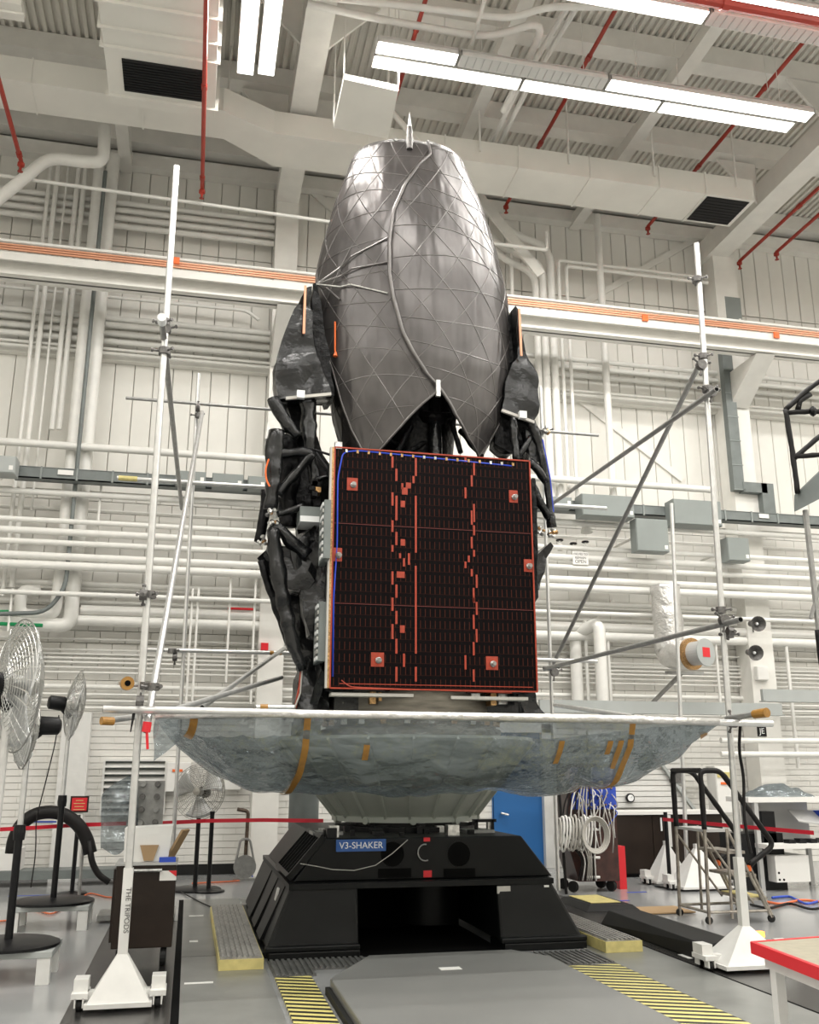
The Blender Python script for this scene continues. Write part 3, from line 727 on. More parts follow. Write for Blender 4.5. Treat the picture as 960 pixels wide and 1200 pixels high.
# valves with sign
vs = thing('valve_sign', 'white sign about valves hanging right of the right boom joint', 'sign', tuple(PY(681,662,15.58)))
a, b_ = PY(671,646,15.63), PY(690,662,15.63)
MB().box(a.x, b_.x, 15.630, 15.642, b_.z, a.z).build('sign_board', 'board', vs)
cx_ = (a.x+b_.x)/2; hh = (a.z-b_.z)
for i, (tt, sz) in enumerate((('VALVES TO', .055), ('REMAIN', .06), ('OPEN', .085))):
    text('sign_lettering', tt, vs, (cx_, 15.628, a.z-hh*(.2+.29*i)), sz, 'clamp')
for i, (u, v) in enumerate(((656,634),(672,638),(686,636))):
    q = PY(u, v, 15.75)
    t = thing('valve', '%s small valve with a black handle above the white valve sign' % ('left','middle','right')[i], 'valve', tuple(q))
    MB().lathe([(.05,-.18),(.05,-.06),(.02,-.04),(.02,0)], q, 8).build('valve_body', 'pipe', t)
    MB().lathe([(.06,0),(.07,.015),(.06,.03)], q, 10).build('handle', 'blackp', t)
tag(MB().lathe([(.02,.1),(.03,0),(.10,-.14),(.11,-.2)], PY(687,612,15.8), 12).build('warning_bell', 'pipe', None, smooth='auto'), 'small white bell-shaped lamp under the wide grey box', 'lamp')
# loudspeakers on the right column
for i, (u, v) in enumerate(((889,731),(886,765))):
    q = PY(u, v, 15.4); ax = V((-.25,-1,-.15)).normalized()
    t = thing('horn_speaker', '%s black horn loudspeaker on the right white column' % ('upper','lower')[i], 'loudspeaker', tuple(q), 'horn loudspeakers on the right column')
    MB().lathe([(.04,-.3),(.045,-.2),(.065,-.1),(.12,-.02),(.14,0),(.13,.0),(.07,-.06),(.04,-.12)], q, 20, ax).build('horn', 'clamp', t, smooth='auto')
    MB().lathe([(.001,-.05),(.025,-.06),(.028,-.12)], q, 10, ax).build('driver_dome', 'signw', t)
    MB().lathe([(.055,-.42),(.06,-.3),(.04,-.28)], q, 12, ax).tube([q-ax*.35, (10.2, 16.01, q.z-.05)], .015, 5).build('driver_housing', 'clamp', t)
gbox('white square box beside the lower horn loudspeaker', 887, 781, 902, 797, 15.9, .1, 'board', latch=False)
# foil wrapped duct with blanked elbow
q = PY(783,735,15.3)
fd = thing('foil_duct', 'silver foil-wrapped duct with an elbow and round end plate', 'duct', (q.x, 15.3, 3.4))
ztop = PY(783,690,15.3).z; zb = PY(783,768,15.3).z
def wob(pts, r, sc=6, am=.12, n=16, seg=.06):
    out = []; rr = []
    pts = [V(p) for p in pts]
    for i in range(len(pts)-1):
        L = (pts[i+1]-pts[i]).length; k = max(1, int(L/seg))
        for j in range(k): out.append(pts[i].lerp(pts[i+1], j/k)); rr.append((r[i]+(r[i+1]-r[i])*j/k) if isinstance(r, (list,tuple)) else r)
    out.append(pts[-1]); rr.append(r[-1] if isinstance(r, (list,tuple)) else r)
    b = MB().tube(out, rr, n)
    cl = out
    for idx, p in enumerate(b.v):
        c = cl[min(idx//n, len(cl)-1)]; d = p-c
        b.v[idx] = c + d*(1+am*2*noise.noise(p*sc))
    return b
wob(rounded([(q.x,15.3,ztop+.05),(q.x,15.3,zb+.02),(q.x+.02,15.1,zb-.02),(q.x+.08,14.75,zb-.04)], .2, 6), .25, 5, .07).build('foil_wrap', 'foil', fd, smooth=True)
e = V((q.x+.08,14.75,zb-.04)); ax = V((.36,-.93,-.0)).normalized()
MB().lathe([(.27,0),(.27,.07)], e, 28, ax).build('clamp_ring', 'gold', fd)
e2 = e+ax*.07
MB().lathe([(.2,0),(.2,.25)], e2, 28, ax).build('duct_stub', 'crystal', fd)
e3 = e2+ax*.25
MB().lathe([(.23,0),(.23,.02)], e3, 28, ax).build('end_plate', 'greyb', fd)
xx = ax.cross(V((0,0,1))).normalized(); e4 = e3+ax*.022
MB().prism([e4+xx*a_*.09+V((0,0,b2*.08)) for a_, b2 in ((-1,-1),(1,-1),(1,1),(-1,1))], ax*.003).build('red_placard', 'redk', fd)
MB().bar((q.x-.1,15.3,zb-.3), (q.x+.6,15.3,zb-.3), .08, .05).bar((q.x+.2,15.3,zb-.3), (q.x-.1,16.49,zb-1.0), .06, .05).build('support_bracket', 'aludark', fd)
# lower grey beam
z = PY(800,829,15.2).z
tag(MB().box(PY(632,826,15.2).x, PY(915,829,15.2).x, 15.16, 15.24, z-.11, z+.09).box(PY(632,826,15.2).x, PY(915,829,15.2).x, 15.1, 15.3, z-.12, z-.1).build('grey_beam', 'greyb'), 'long grey steel beam low behind the right scaffold upright', 'beam')
z = PY(930,815,15.5).z
tag(MB().box(PY(893,815,15.5).x, 13.5, 15.46, 15.54, z-.1, z+.1).box(PY(893,815,15.5).x, 13.5, 15.4, 15.6, z-.12, z-.1).build('grey_beam', 'greyb'), 'short grey steel beam at the right edge below the loudspeakers', 'beam')
for v, lab in ((868,'upper white guard rail pipe at lower right'),(884,'lower white guard rail pipe at lower right')):
    z = PY(900,v,15.3).z; pipe('rail_pipe', lab, 'pipe', [(PY(845,v,15.3).x,15.3,z),(14,15.3,z)], .05)
# louver, pilaster, wall boxes at lower left
lo = thing('vent_louver', 'white wall louver with broad slats at lower left', 'louver', (-.7, 16.4, .9))
a, b_ = PY(124,892,16.44), PY(190,955,16.44)
MB().box(a.x-.03, a.x, 16.38, 16.5, b_.z, a.z).box(b_.x, b_.x+.03, 16.38, 16.5, b_.z, a.z).box(a.x, b_.x, 16.38, 16.5, a.z, a.z+.03).build('louver_frame', 'whitep', lo)
MB().box(a.x, b_.x, 16.485, 16.5, b_.z, a.z).build('louver_back', 'greyd', lo)
nz = 8
for i in range(nz):
    z = b_.z + (a.z-b_.z)*(i+.5)/nz; dz = (a.z-b_.z)/nz
    MB().hexa([(a.x,16.36,z-dz*.45),(b_.x,16.36,z-dz*.45),(b_.x,16.37,z-dz*.45),(a.x,16.37,z-dz*.45)], [(a.x,16.47,z+dz*.2),(b_.x,16.47,z+dz*.2),(b_.x,16.48,z+dz*.2),(a.x,16.48,z+dz*.2)]).build('slat', 'whitep', lo)
a, b_ = PY(58,880,16.3), PY(97,1020,16.3)
struct(MB().box(PY(64,950,16.3).x, PY(98,950,16.3).x, 16.25, 16.5, 0.0, 2.5).build('trim_10', 'whitep'))
gbox('white wall box with an orange label left of the rear fan', 196, 893, 222, 928, 16.3, .18, 'board', latch=False)
q = PY(208,903,16.29); tag(MB().box(q.x-.08, q.x+.08, 16.282, 16.295, q.z-.02, q.z+.02).build('warning_label', 'orange'), 'small orange label on the white wall box', 'label')
gbox('second white wall box behind the rear fan', 264, 897, 282, 926, 16.35, .1, 'board', latch=False)
sg = thing('red_sign', 'small red square sign on the wall left of the valve panel', 'sign', tuple(PY(93,951,16.23)))
a, b_ = PY(83,933,16.23), PY(103,952,16.23)
MB().box(a.x, b_.x, 16.232, 16.25, b_.z, a.z).build('sign_frame', 'brown', sg); MB().box(a.x+.025, b_.x-.025, 16.222, 16.232, b_.z+.025, a.z-.025).build('sign_face', 'redk', sg)
m = MB()
for i, (f0, f1) in enumerate(((.3,.7),(.2,.8),(.25,.75),(.2,.8))): m.box(a.x+(b_.x-a.x)*f0, a.x+(b_.x-a.x)*f1, 16.219, 16.222, a.z-.07-.045*i, a.z-.06-.045*i)
m.build('sign_lettering', 'yellow', sg)
q = PY(310,758,15.98); tag(MB().box(q.x-.06, q.x+.06, 15.93, 15.99, q.z-.06, q.z+.06).build('alarm_box', 'redk'), 'small red alarm box on the left white column', 'alarm')
q0, q1 = PY(267,713,16.0), PY(297,714,16.0); tag(MB().tube([q0, q1], .02, 6).build('red_pipe_marker', 'redk'), 'thin red marker strip on a pipe left of the column', 'marker')
for u0, v0, u1, v1, lab in ((0,717,12,717,'upper green pipe marker at the left edge'),(0,731,50,733,'lower green pipe marker at the left edge'),(274,634,292,636,'green pipe marker left of the left wing joint')):
    M.setdefault('green', mat('marker_green', (0.0, 0.25, 0.08), 0.5))
    tag(MB().tube([PY(u0,v0,15.78), PY(u1,v1,15.78)], .03, 6).build('green_pipe_marker', 'green'), lab, 'marker')

# ================================================================== SHAKER
sh = thing('vibration_shaker', 'large black vibration shaker with a V3-SHAKER sign under the satellite', 'machine', (2.2, 10.8, 0))
def vx(b, **k): return b
SY0, SY1 = 9.1, 12.4
def shk(u, v, Y): return PY(u, v, Y)
# two piers
lt, lb = 0.98, 0.70
ztp = PY(341,1039,9.2).z
xl_b = PY(311,1118,9.1).x; xl_t = PY(341,1040,9.2).x; xi = PY(420,1100,9.15).x
xr_i = PY(585,1100,9.15).x; xr_b = PY(686,1112,9.1).x; xr_t = PY(646,1036,9.2).x
o = MB().hexa([(xl_b,9.1,.07),(xi,9.1,.07),(xi,SY1,.07),(xl_b,SY1,.07)], [(xl_t,9.2,ztp),(xi,9.2,ztp),(xi,SY1,ztp),(xl_t,SY1,ztp)]).build('left_pier', 'shaker', sh); bevel(o, .03, 2)
o = MB().hexa([(xr_i,9.1,.07),(xr_b,9.1,.07),(xr_b,SY1,.07),(xr_i,SY1,.07)], [(xr_i,9.2,ztp),(xr_t,9.2,ztp),(xr_t,SY1,ztp),(xr_i,SY1,ztp)]).build('right_pier', 'shaker', sh); bevel(o, .03, 2)
for a, b_ in ((xl_b, xi), (xr_i, xr_b)):
    o = MB().box(a+.02, b_, 9.04, 9.5, 0.0, .07).box(a-.01, b_+.0, 9.03, 9.12, .07, .115).build('base_lip', 'shaker', sh); bevel(o, .012, 2)
for a in (xl_b, xr_b): o = MB().box(a-.05, a+.03, 9.2, SY1, 0, .05).build('side_foot', 'shaker', sh)
# recess back and inner column
MB().box(xi-.01, xr_i+.01, 10.6, 10.7, 0.0, ztp).build('recess_wall', 'slot', sh)
MB().box(xi-.01, xr_i+.01, 9.08, 10.6, 0.0, .012).build('recess_shade_floor', 'slot', sh)  # black sheet added as the shade inside the recess
c = PY(505,1080,10.2)
MB().lathe([(.30,0.11),(.30,ztp-.03)], (c.x,10.25,0), 28).build('inner_column', 'shaker', sh, smooth='auto')
# side louver ribs on the left pier
for i in range(3):
    y = 9.55+i*.75
    MB().hexa([(xl_b-.02,y,.1),(xl_b+.02,y,.1),(xl_b+.02,y+.5,.1),(xl_b-.02,y+.5,.1)], [(xl_t-.02,y,ztp-.03),(xl_t+.02,y,ztp-.03),(xl_t+.02,y+.5,ztp-.03),(xl_t-.02,y+.5,ztp-.03)]).build('side_panel', 'shaker', sh)
q = V((xl_b+(xl_t-xl_b)*.8-.028, 9.72, .1+(ztp-.1)*.75)); MB().hexa([q+V((-.02,0,-.06)),q+V((-.005,0,-.06)),q+V((-.005,.12,-.06)),q+V((-.02,.12,-.06))],[q+V((.005,0,.05)),q+V((.02,0,.05)),q+V((.02,.12,.05)),q+V((.005,.12,.05))]).build('paper_tag', 'board', sh)
# upper housing
HY = 9.32
za = ztp+.02; zt_ = PY(500,981,HY).z
hx = [PY(343,1031,HY).x, PY(648,1031,HY).x, PY(611,978,HY).x, PY(382,978,HY).x]
MB().box(xl_t-.02, xr_t+.02, 9.18, SY1, ztp-.03, za).build('deck_ledge', 'shaker', sh)
o = MB().prism([(hx[0],HY,za),(hx[1],HY,za),(hx[2],HY,zt_),(hx[3],HY,zt_)], (0,2.9,0)).build('upper_housing', 'shaker', sh); bevel(o, .015, 2)
for u, v, r in ((460,1001,.12),(538,1001,.12)):
    q = PY(u, v, HY); MB().lathe([(r,0),(r,.004),(r*.93,.004),(r*.93,.001)], (q.x,HY-.001,q.z), 28, (0,-1,0)).build('port_ring', 'shaker', sh); MB().lathe([(r*.93,0),(r*.93,.002)], (q.x,HY-.001,q.z), 28, (0,-1,0)).build('port_hole', 'slot', sh)
for u0, u1 in ((443,482),(520,557)):
    a, b_ = PY(u0,1018,HY), PY(u1,1028,HY); MB().box(a.x, b_.x, HY-.006, HY, b_.z, a.z).build('vent_slot', 'slot', sh)
q = PY(501,1024,HY); MB().box(q.x-.04, q.x+.04, HY-.012, HY, q.z-.03, q.z+.03).build('red_plate', 'redk', sh)
q = PY(500,984,HY); MB().box(q.x-.03, q.x+.03, HY-.02, HY, q.z-.015, q.z+.02).build('red_plate', 'redk', sh)
q = PY(498,999,HY-.01); MB().tube([q+V((.07*sin(a/10*pi*1.2-.2)*-1,-.01,.075*cos(a/10*pi*1.2-.2))) for a in range(11)], .007, 6).build('cable_loop', 'aludark', sh, smooth=True)
q = PY(592,1043,9.15); MB().box(q.x-.065, q.x+.065, 9.183, 9.2, q.z-.035, q.z+.03).build('white_label', 'cable', sh)
q = PY(643,1037,9.2); MB().box(q.x-.05, q.x-.0, 9.188, 9.2, q.z-.02, q.z-.0).build('white_label', 'board', sh)
# sign
a, b_ = PY(394,984,HY), PY(452,997,HY)
MB().box(a.x, b_.x, HY-.015, HY, b_.z, a.z).build('sign_board', 'blueS', sh)
text('sign_lettering', 'V3-SHAKER', sh, ((a.x+b_.x)/2, HY-.0165, (a.z+b_.z)/2-.002), (a.z-b_.z)*.78, 'signw', sx=1.0)
# thin wire drooping on the housing
MB().tube([PY(u, v, HY-.012) for u, v in ((352,1012),(370,1015),(390,1019),(415,1020),(440,1014),(460,1000),(478,984))], .004, 5).build('drooping_wire', 'cable', sh)
# louver intake on the left slope
A, B, C_, D = V((hx[3]-.01,HY+.03,zt_-.01)), V((hx[3]-.01,HY+1.15,zt_-.01)), V((hx[0]-.01,HY+1.15,za+.03)), V((hx[0]-.01,HY+.03,za+.03))
nrm = (B-A).cross(D-A).normalized(); nrm = nrm if nrm.x < 0 else -nrm
MB().prism([A, B, C_, D], nrm*.01).build('intake_back', 'slot', sh)
fr = MB()
for p_, q_ in ((A,B),(B,C_),(C_,D),(D,A)): fr.bar(p_+nrm*.02, q_+nrm*.02, .04, .06, up=nrm)
fr.build('intake_frame', 'shaker', sh)
for i in range(1, 6):
    t_ = i/6; p_ = A.lerp(B, t_)+nrm*.02; q_ = D.lerp(C_, t_)+nrm*.02
    MB().bar(p_, q_, .012, .05, up=nrm).build('louver_slat', 'shaker', sh)
# bits on top of the shaker
ztop_ = zt_
b = MB()
q = PY(470,972,9.8)
for i in range(26):
    x = hx[3]+.05+random.random()*(hx[2]-hx[3]-.1); y = 9.45+random.random()*1.0; h = .03+random.random()*.08; s_ = .02+random.random()*.05
    MB().box(x-s_, x+s_, y-s_, y+s_, ztop_, ztop_+h).build('bolt_block', random.choice(['blackp','shaker','blackp','silver']), sh)
MB().lathe([(.78,ztop_),(.78,ztop_+.05),(.6,ztop_+.05),(.6,ztop_+.12)], (2.36,10.75,0), 36).build('armature_table', 'blackp', sh)
for u in (383,560):
    q = PY(u,972,9.9); MB().box(q.x-.15, q.x+.15, 9.8, 10.1, ztop_, ztop_+.03).build('mount_plate', 'aludark', sh)
for u in (558,577):
    q = PY(u,965,9.9); MB().box(q.x-.012, q.x+.012, 9.88, 9.92, ztop_, ztop_+.12).build('rail_post', 'blackp', sh)
a, b_ = PY(556,960,9.9), PY(579,960,9.9); MB().box(a.x-.02, b_.x+.02, 9.88, 9.92, ztop_+.1, ztop_+.13).build('rail_bar', 'blackp', sh)

# ================================================================== CONICAL ADAPTER
SX, SYc = 2.45, 10.9
CX = PY(475,940,SYc).x
cz0 = PY(475,962,SYc-.75).z; cz1 = 1.92
ad = thing('conical_adapter', 'off-white conical adapter with ribs between shaker and plastic sheet', 'adapter', (CX, SYc, cz0-.02))
zr = cz0; r0 = .80; r1 = r0+(cz1-zr)*.78
MB().lathe([(.55,zr-.02),(r0+.02,zr-.02),(r0+.02,zr+.035),(r0-.02,zr+.04),(r1,cz1),(r1,cz1+.03),(r1-.1,cz1+.03)], (CX,SYc,0), 64).build('cone_shell', 'cone', ad, smooth='auto')
for i in range(20):
    a = 2*pi*(i+.5)/20
    d = V((cos(a), sin(a), 0)); p_ = V((CX,SYc,0))+d*(r0-.01)+V((0,0,zr+.03)); q_ = V((CX,SYc,0))+d*(r1)+V((0,0,cz1))
    MB().bar(p_+d*.012, q_+d*.012, .022, .05, up=d).build('cone_rib', 'cone', ad)
for i in range(10):
    a = 2*pi*i/10+.2; d = V((cos(a), sin(a), 0)); p_ = V((CX,SYc,zr-.005))+d*(r0+.0)
    MB().lathe([(.035,-.035),(.035,.035)], p_+V((0,0,.0)), 12, d).build('lifting_lug', 'cone', ad)
for u, v in ((474,921),(499,918),(499,950)):
    pass

# ================================================================== SATELLITE
sat = thing('satellite', 'tall satellite with grey folded mesh reflectors, black blankets and dark solar panel', 'satellite', (SX, SYc, 1.95))
PYF = 9.90
pa, pb, pc, pd = PY(393,524,PYF), PY(622,541,PYF), PY(628,811,PYF), PY(386,806,PYF)
px0, px1, pz0, pz1 = (pa.x+pd.x)/2, (pb.x+pc.x)/2, (pc.z+pd.z)/2, (pa.z+pb.z)/2
# adapter ring under the bus
rz0, rz1 = cz1+.03, pz0+.02
MB().lathe([(1.0,1.97),(1.03,1.97),(1.03,2.04),(.97,2.06),(.97,rz1+.1)], (SX,SYc,0), 48).build('adapter_ring', 'ring', sat, smooth='auto')
for i in range(24):
    a = 2*pi*i/24; d = V((cos(a), sin(a), 0)); p_ = V((SX,SYc,2.12))+d*.98
    MB().box(p_.x-.03, p_.x+.03, p_.y-.03, p_.y+.03, 2.08, 2.19).build('ring_clip', random.choice(['silver','gold']), sat)
# lower deck pieces just under the panel
for u0, u1, v in ((388,484,814),(528,618,818)):
    a, b_ = PY(u0,v,PYF+.05), PY(u1,v,PYF+.05)
    MB().box(a.x, b_.x, PYF+.02, PYF+.2, a.z-.012, a.z+.02).build('deck_edge', 'cable', sat)
for i in range(22):
    u = 392+random.random()*225; a = PY(u, 816, PYF+.15); s_ = .02+.04*random.random()
    MB().box(a.x-s_, a.x+s_, PYF+.12+random.random()*.3, PYF+.45, a.z-.02-.08*random.random(), a.z+.05).build('deck_bracket', random.choice(['gold','silver','mlid','gold','film']), sat)
MB().box(px0+.1, px1-.1, PYF+.35, 12.0, 2.14, pz0+.1).build('deck_underside', 'film', sat)

def crumple(poly, vec, name, m_, amp=.035, sc=5.0, cuts=4, parent=None, seed=0):
    bm = bmesh.new(); poly = [V(p) for p in poly]; vec = V(vec); o0 = WLOC[(parent or sat).name]
    a = [bm.verts.new(p) for p in poly]; f = bm.faces.new(a)
    r = bmesh.ops.extrude_face_region(bm, geom=[f]); vs = [g for g in r['geom'] if isinstance(g, bmesh.types.BMVert)]
    for v in vs: v.co += vec
    bmesh.ops.recalc_face_normals(bm, faces=bm.faces)
    bmesh.ops.triangulate(bm, faces=bm.faces)
    for c_ in range(cuts):
        ed = [e for e in bm.edges if e.calc_length() > .15]
        if not ed: break
        bmesh.ops.subdivide_edges(bm, edges=ed, cuts=1, use_grid_fill=False); bmesh.ops.triangulate(bm, faces=[f for f in bm.faces if len(f.verts) > 3])
    bm.normal_update()
    off = V((seed*3.1, seed*1.7, 0))
    mv = {}
    for v in bm.verts:
        p = v.co*sc+off; n_ = noise.noise(p) + .5*noise.noise(p*2.3) - abs(noise.noise(p*.9+V((5,5,5))))*.8
        mv[v] = v.co + v.normal*n_*amp
    for v, c_ in mv.items(): v.co = c_ - o0
    me = bpy.data.meshes.new(name); bm.to_mesh(me); bm.free(); me.materials.append(M[m_])
    me.polygons.foreach_set('use_smooth', [True]*len(me.polygons)); me.set_sharp_from_angle(angle=radians(22))
    o = bpy.data.objects.new(name, me); COL.objects.link(o); o.parent = parent or sat; WLOC[o.name] = o0.copy(); return o
def wrap(pts, r, name='wrapped_strut', m_='mli', am=.22, sc=7): return wob(pts, r, sc, am, 12, .05).build(name, m_, sat, smooth=True)

# bus body
bx0, bx1 = px0-.02, px1-.03
crumple([(bx0,10.02,pz0-.02),(bx1,10.02,pz0-.02),(bx1,10.02,pz1-.12),(bx0,10.02,pz1-.12)], (0,2.0,0), 'bus_body', 'mli', amp=.03, sc=4, cuts=5)
# narrow instrument strips on the left flank
for v0, v1, u in ((590,655,384),(708,775,378)):
    a, b_ = PX(u, v0, bx0-.05), PX(u, v1, bx0-.05)
    MB().box(bx0-.10, bx0-.03, a.y-.15, a.y+.28, b_.z, a.z).build('instrument_strip', 'greyd', sat)
    for i in range(9):
        z = b_.z+(a.z-b_.z)*(i+.5)/9; MB().box(bx0-.115, bx0-.095, a.y-.1, a.y+.1, z-.02, z+.02).build('strip_block', 'silver' if i % 2 else 'signw', sat)
crumple([(bx0-.06,10.1,pz0+.2),(bx0-.25,10.5,1.98),(bx0-.25,11.2,1.98),(bx0-.06,11.4,pz0+.4),(bx0-.06,10.8,pz0+1.2)], (.12,0,0), 'side_blanket', 'mli', amp=.05, sc=4)
crumple([PY(352,770,10.5),PY(346,833,10.3),PY(387,833,10.3),PY(386,760,10.5)], (0,.5,0), 'side_blanket', 'mli', amp=.05, sc=5, seed=3)
crumple([PY(606,812,10.2),PY(625,806,10.2),(PY(641,838,10.2)),PY(616,838,10.2)], (0,.4,0), 'side_blanket', 'mli', amp=.04, sc=5, seed=4)
# silver-black box high on the flank
MB().box(*(lambda a,b_:(a.x,b_.x,10.25,10.6,b_.z,a.z))(PY(352,593,10.25),PY(376,612,10.25))).build('equipment_box', 'greyd', sat)
MB().box(*(lambda a,b_:(a.x,b_.x,10.22,10.6,b_.z,a.z))(PY(352,604,10.22),PY(376,612,10.22))).build('box_edge', 'signw', sat)
for i in range(7):
    q = PY(364+random.random()*10, 565+random.random()*25, 10.3); MB().box(q.x-.03,q.x+.03,10.25,10.4,q.z-.03,q.z+.03).build('gold_fitting', random.choice(['gold','mlid','silver']), sat)

# solar panel
sp_ = MB().box(px0, px1, PYF, PYF+.06, pz0, pz1).build('solar_panel', 'cells', sat)
th = .004
def pan(u, v):  # point on the panel face
    return PY(u, v, PYF-.002)
def pstrip(name, m_, u0, v0, u1, v1, w_=None, z=.006):
    a, b_ = pan(u0, v0), pan(u1, v1)
    if w_: MB().bar((a.x,PYF-z/2,a.z), (b_.x,PYF-z/2,b_.z), w_, z, up=(0,1,0)).build(name, m_, sp_)
    else: MB().box(min(a.x,b_.x), max(a.x,b_.x), PYF-z, PYF, min(a.z,b_.z), max(a.z,b_.z)).build(name, m_, sp_)
# frame edges
for a, b_ in (((px0,pz0),(px0,pz1)),((px1,pz0),(px1,pz1)),((px0,pz0),(px1,pz0)),((px0,pz1),(px1,pz1))):
    dx = .010 if a[0] == px1 or a[1] != b_[1] else 0
    MB().bar((a[0],PYF-.004,a[1]), (b_[0],PYF-.004,b_[1]), .015, .02, up=(0,1,0)).build('edge_tape', 'redcell', sp_)
MB().box(px0-.03, px0-.006, PYF-.01, PYF+.08, pz0, pz1).build('edge_frame', 'gold', sp_)
MB().bar((px0-.04,PYF+.02,pz0), (px0-.04,PYF+.02,pz1), .02, .06, up=(0,1,0)).build('edge_frame', 'cable', sp_)
k = 6.857/2.594
def Z2(x, y): return 290+x/2.594, 500+y/2.594   # coordinates read on an enlarged view
for x, ys in ((441,((90,125),(200,240),(285,320),(360,380),(440,480),(520,560),(600,645))),(453,((128,165),(210,285),(320,360),(480,520),(560,600),(645,690),(730,775))),
              (512,((95,150),(210,383),(423,690),(730,775))),(663,((92,108),(185,218),(410,430),(695,738))),(689,((110,148),(235,290),(300,330),(375,395),(520,535))),(682,((148,182),(255,298),(335,370),(433,455))),
              (697,((450,490),(533,572),(615,655))),(688,((490,533),(572,615),(655,695),(738,775))),(491,((385,420),)),(476,((400,425),(690,730))),(464,((385,400),)),(505,((150,172),)),(673,((392,412),))):
    for y0, y1 in ys:
        u0, v0 = Z2(x-3, y0); u1, v1 = Z2(x+3, y1); pstrip('cell_strip', 'redcell', u0, v0, u1, v1)
for x0, y0, x1, y1 in ((303,155,335,195),(795,193,822,232),(262,368,287,410),(840,403,866,442),(376,686,415,730),(725,698,762,740)):
    u0, v0 = Z2(x0, y0); u1, v1 = Z2(x1, y1); pstrip('holddown_pad', 'redcell', u0, v0, u1, v1, z=.008)
    q = pan((u0+u1)/2+1, (v0+v1)/2+1)
    MB().lathe([(.034,0),(.034,.015),(.016,.025),(.016,.05),(.022,.05),(.022,.065)], (q.x,PYF-.006,q.z), 16, (0,-1,0)).build('holddown_knob', 'clampl', sp_)
for x0, y0, x1, y1 in ((466,225,479,245),(466,342,479,362),(454,440,478,460),(464,604,478,627),(482,170,497,188),(470,185,487,207),(468,172,474,190)):
    u0, v0 = Z2(x0, y0); u1, v1 = Z2(x1, y1); pstrip('cell_patch', 'redcell', u0, v0, u1, v1)
for (x0, y0, x1, y1) in ((275,290,855,328),(275,535,865,560),):
    u0, v0 = Z2(x0, y0); u1, v1 = Z2(x1, y1); za_ = (pan(u0,v0).z+pan(u1,v1).z)/2
    MB().box(px0+.01, px1-.01, PYF-.003, PYF, za_-.003, za_+.003).build('joint_line', 'redline', sp_)
u, v = Z2(0, 778); za_ = pan(500, 803).z; MB().box(px0+.1, px1-.05, PYF-.004, PYF, za_-.004, za_+.004).build('joint_line', 'redcell', sp_)
# blue harness
MB().tube(rounded([pan(390,793),pan(391,700),pan(395,640),pan(396,560),pan(402,530),pan(420,528),pan(500,536),pan(600,546)], .06), .009, 6).build('blue_harness', 'blue', sp_, smooth=True)
for i in range(16):
    q = pan(406+i*13, 529+i*1.05); MB().box(q.x-.012, q.x+.012, PYF-.016, PYF, q.z-.014, q.z+.02).build('harness_clip', random.choice(['gold','silver','cable','gold']), sp_)
q = pan(399,521); MB().box(q.x-.06, q.x+.02, PYF-.01, PYF+.06, q.z-.05, q.z+.03).build('corner_bracket', 'silver', sp_)
MB().tube(rounded([pan(400,797),pan(410,805),pan(430,806),pan(600,812)], .06), .006, 5).build('red_wire', 'redcell', sp_)

# ---- reflectors: egg-shaped folded shells
prof_l = [(150,478),(165,427),(185,418),(200,412),(250,393),(300,378),(330,371),(365,368),(400,368),(450,371),(500,380),(540,392),(600,412)]
prof_r = [(150,490),(166,528),(185,535),(200,542),(250,562),(300,577),(350,588),(400,592),(450,591),(500,580),(530,568),(600,540)]
def lerpt(tab, v):
    if v <= tab[0][0]: return tab[0][1]
    for (a, b_), (c_, d_) in zip(tab, tab[1:]):
        if a <= v <= c_: return b_+(d_-b_)*(v-a)/(c_-a)
    return tab[-1][1]
RY = SYc+.1
ZT = [(PY(480, v, RY).z, PY(lerpt(prof_l, v), v, RY).x, PY(lerpt(prof_r, v), v, RY).x) for v in range(150, 601, 5)]
ZT.sort()
def ell(z):
    z = min(max(z, ZT[0][0]), ZT[-1][0])
    for (a, l0, r0_), (b_, l1, r1_) in zip(ZT, ZT[1:]):
        if a <= z <= b_:
            t = (z-a)/(b_-a+1e-9); l = l0+(l1-l0)*t; r = r0_+(r1_-r0_)*t; return (l+r)/2, (r-l)/2
    return (ZT[-1][1]+ZT[-1][2])/2, .4
KY = .72
def shell(th_, z, off=0.0):
    c_, r = ell(z); return V((c_+(r+off)*sin(th_), RY-(r*KY+off)*cos(th_), z))
def inv(u, v):  # angle and height where the view ray meets the shell front
    Y = RY-.7
    for _ in range(40):
        p = PY(u, v, Y); c_, r = ell(p.z); s_ = max(-.999, min(.999, (p.x-c_)/r)); Yn = RY-r*KY*sqrt(1-s_*s_); Y = Y*.6+Yn*.4
    return asin(s_), p.z
def curve(pts):  # z -> theta, from pixels
    c_ = sorted((inv(u, v)[::-1]) for u, v in pts)
    def f(z):
        if z <= c_[0][0]: return c_[0][1]
        for (a, t0), (b_, t1) in zip(c_, c_[1:]):
            if a <= z <= b_: t = (z-a)/(b_-a+1e-9); return t0+(t1-t0)*t
        return c_[-1][1]
    return f, c_[0][0], c_[-1][0]
seam = [(502,182),(488,196),(473,218),(460,248),(455,285),(455,320),(460,352),(470,390),(483,416),(498,440),(513,457)]
seamR, s0, s1 = curve(seam + [(530,487),(545,515),(558,540)])
tipR = s0
redge = sorted([(tipR, seamR(tipR)+.02), (inv(572,515)[1], inv(572,515)[0]), (inv(583,480)[1], 1.25), (inv(588,440)[1], 1.7), (inv(588,400)[1], 2.0), (s1+.3, 2.3)])
def tab(t): 
    def f(z):
        if z <= t[0][0]: return t[0][1]
        for (a, t0), (b_, t1) in zip(t, t[1:]):
            if a <= z <= b_: return t0+(t1-t0)*(z-a)/(b_-a+1e-9)
        return t[-1][1]
    return f
redgeF = tab(redge)
topz = inv(510,170)[1]
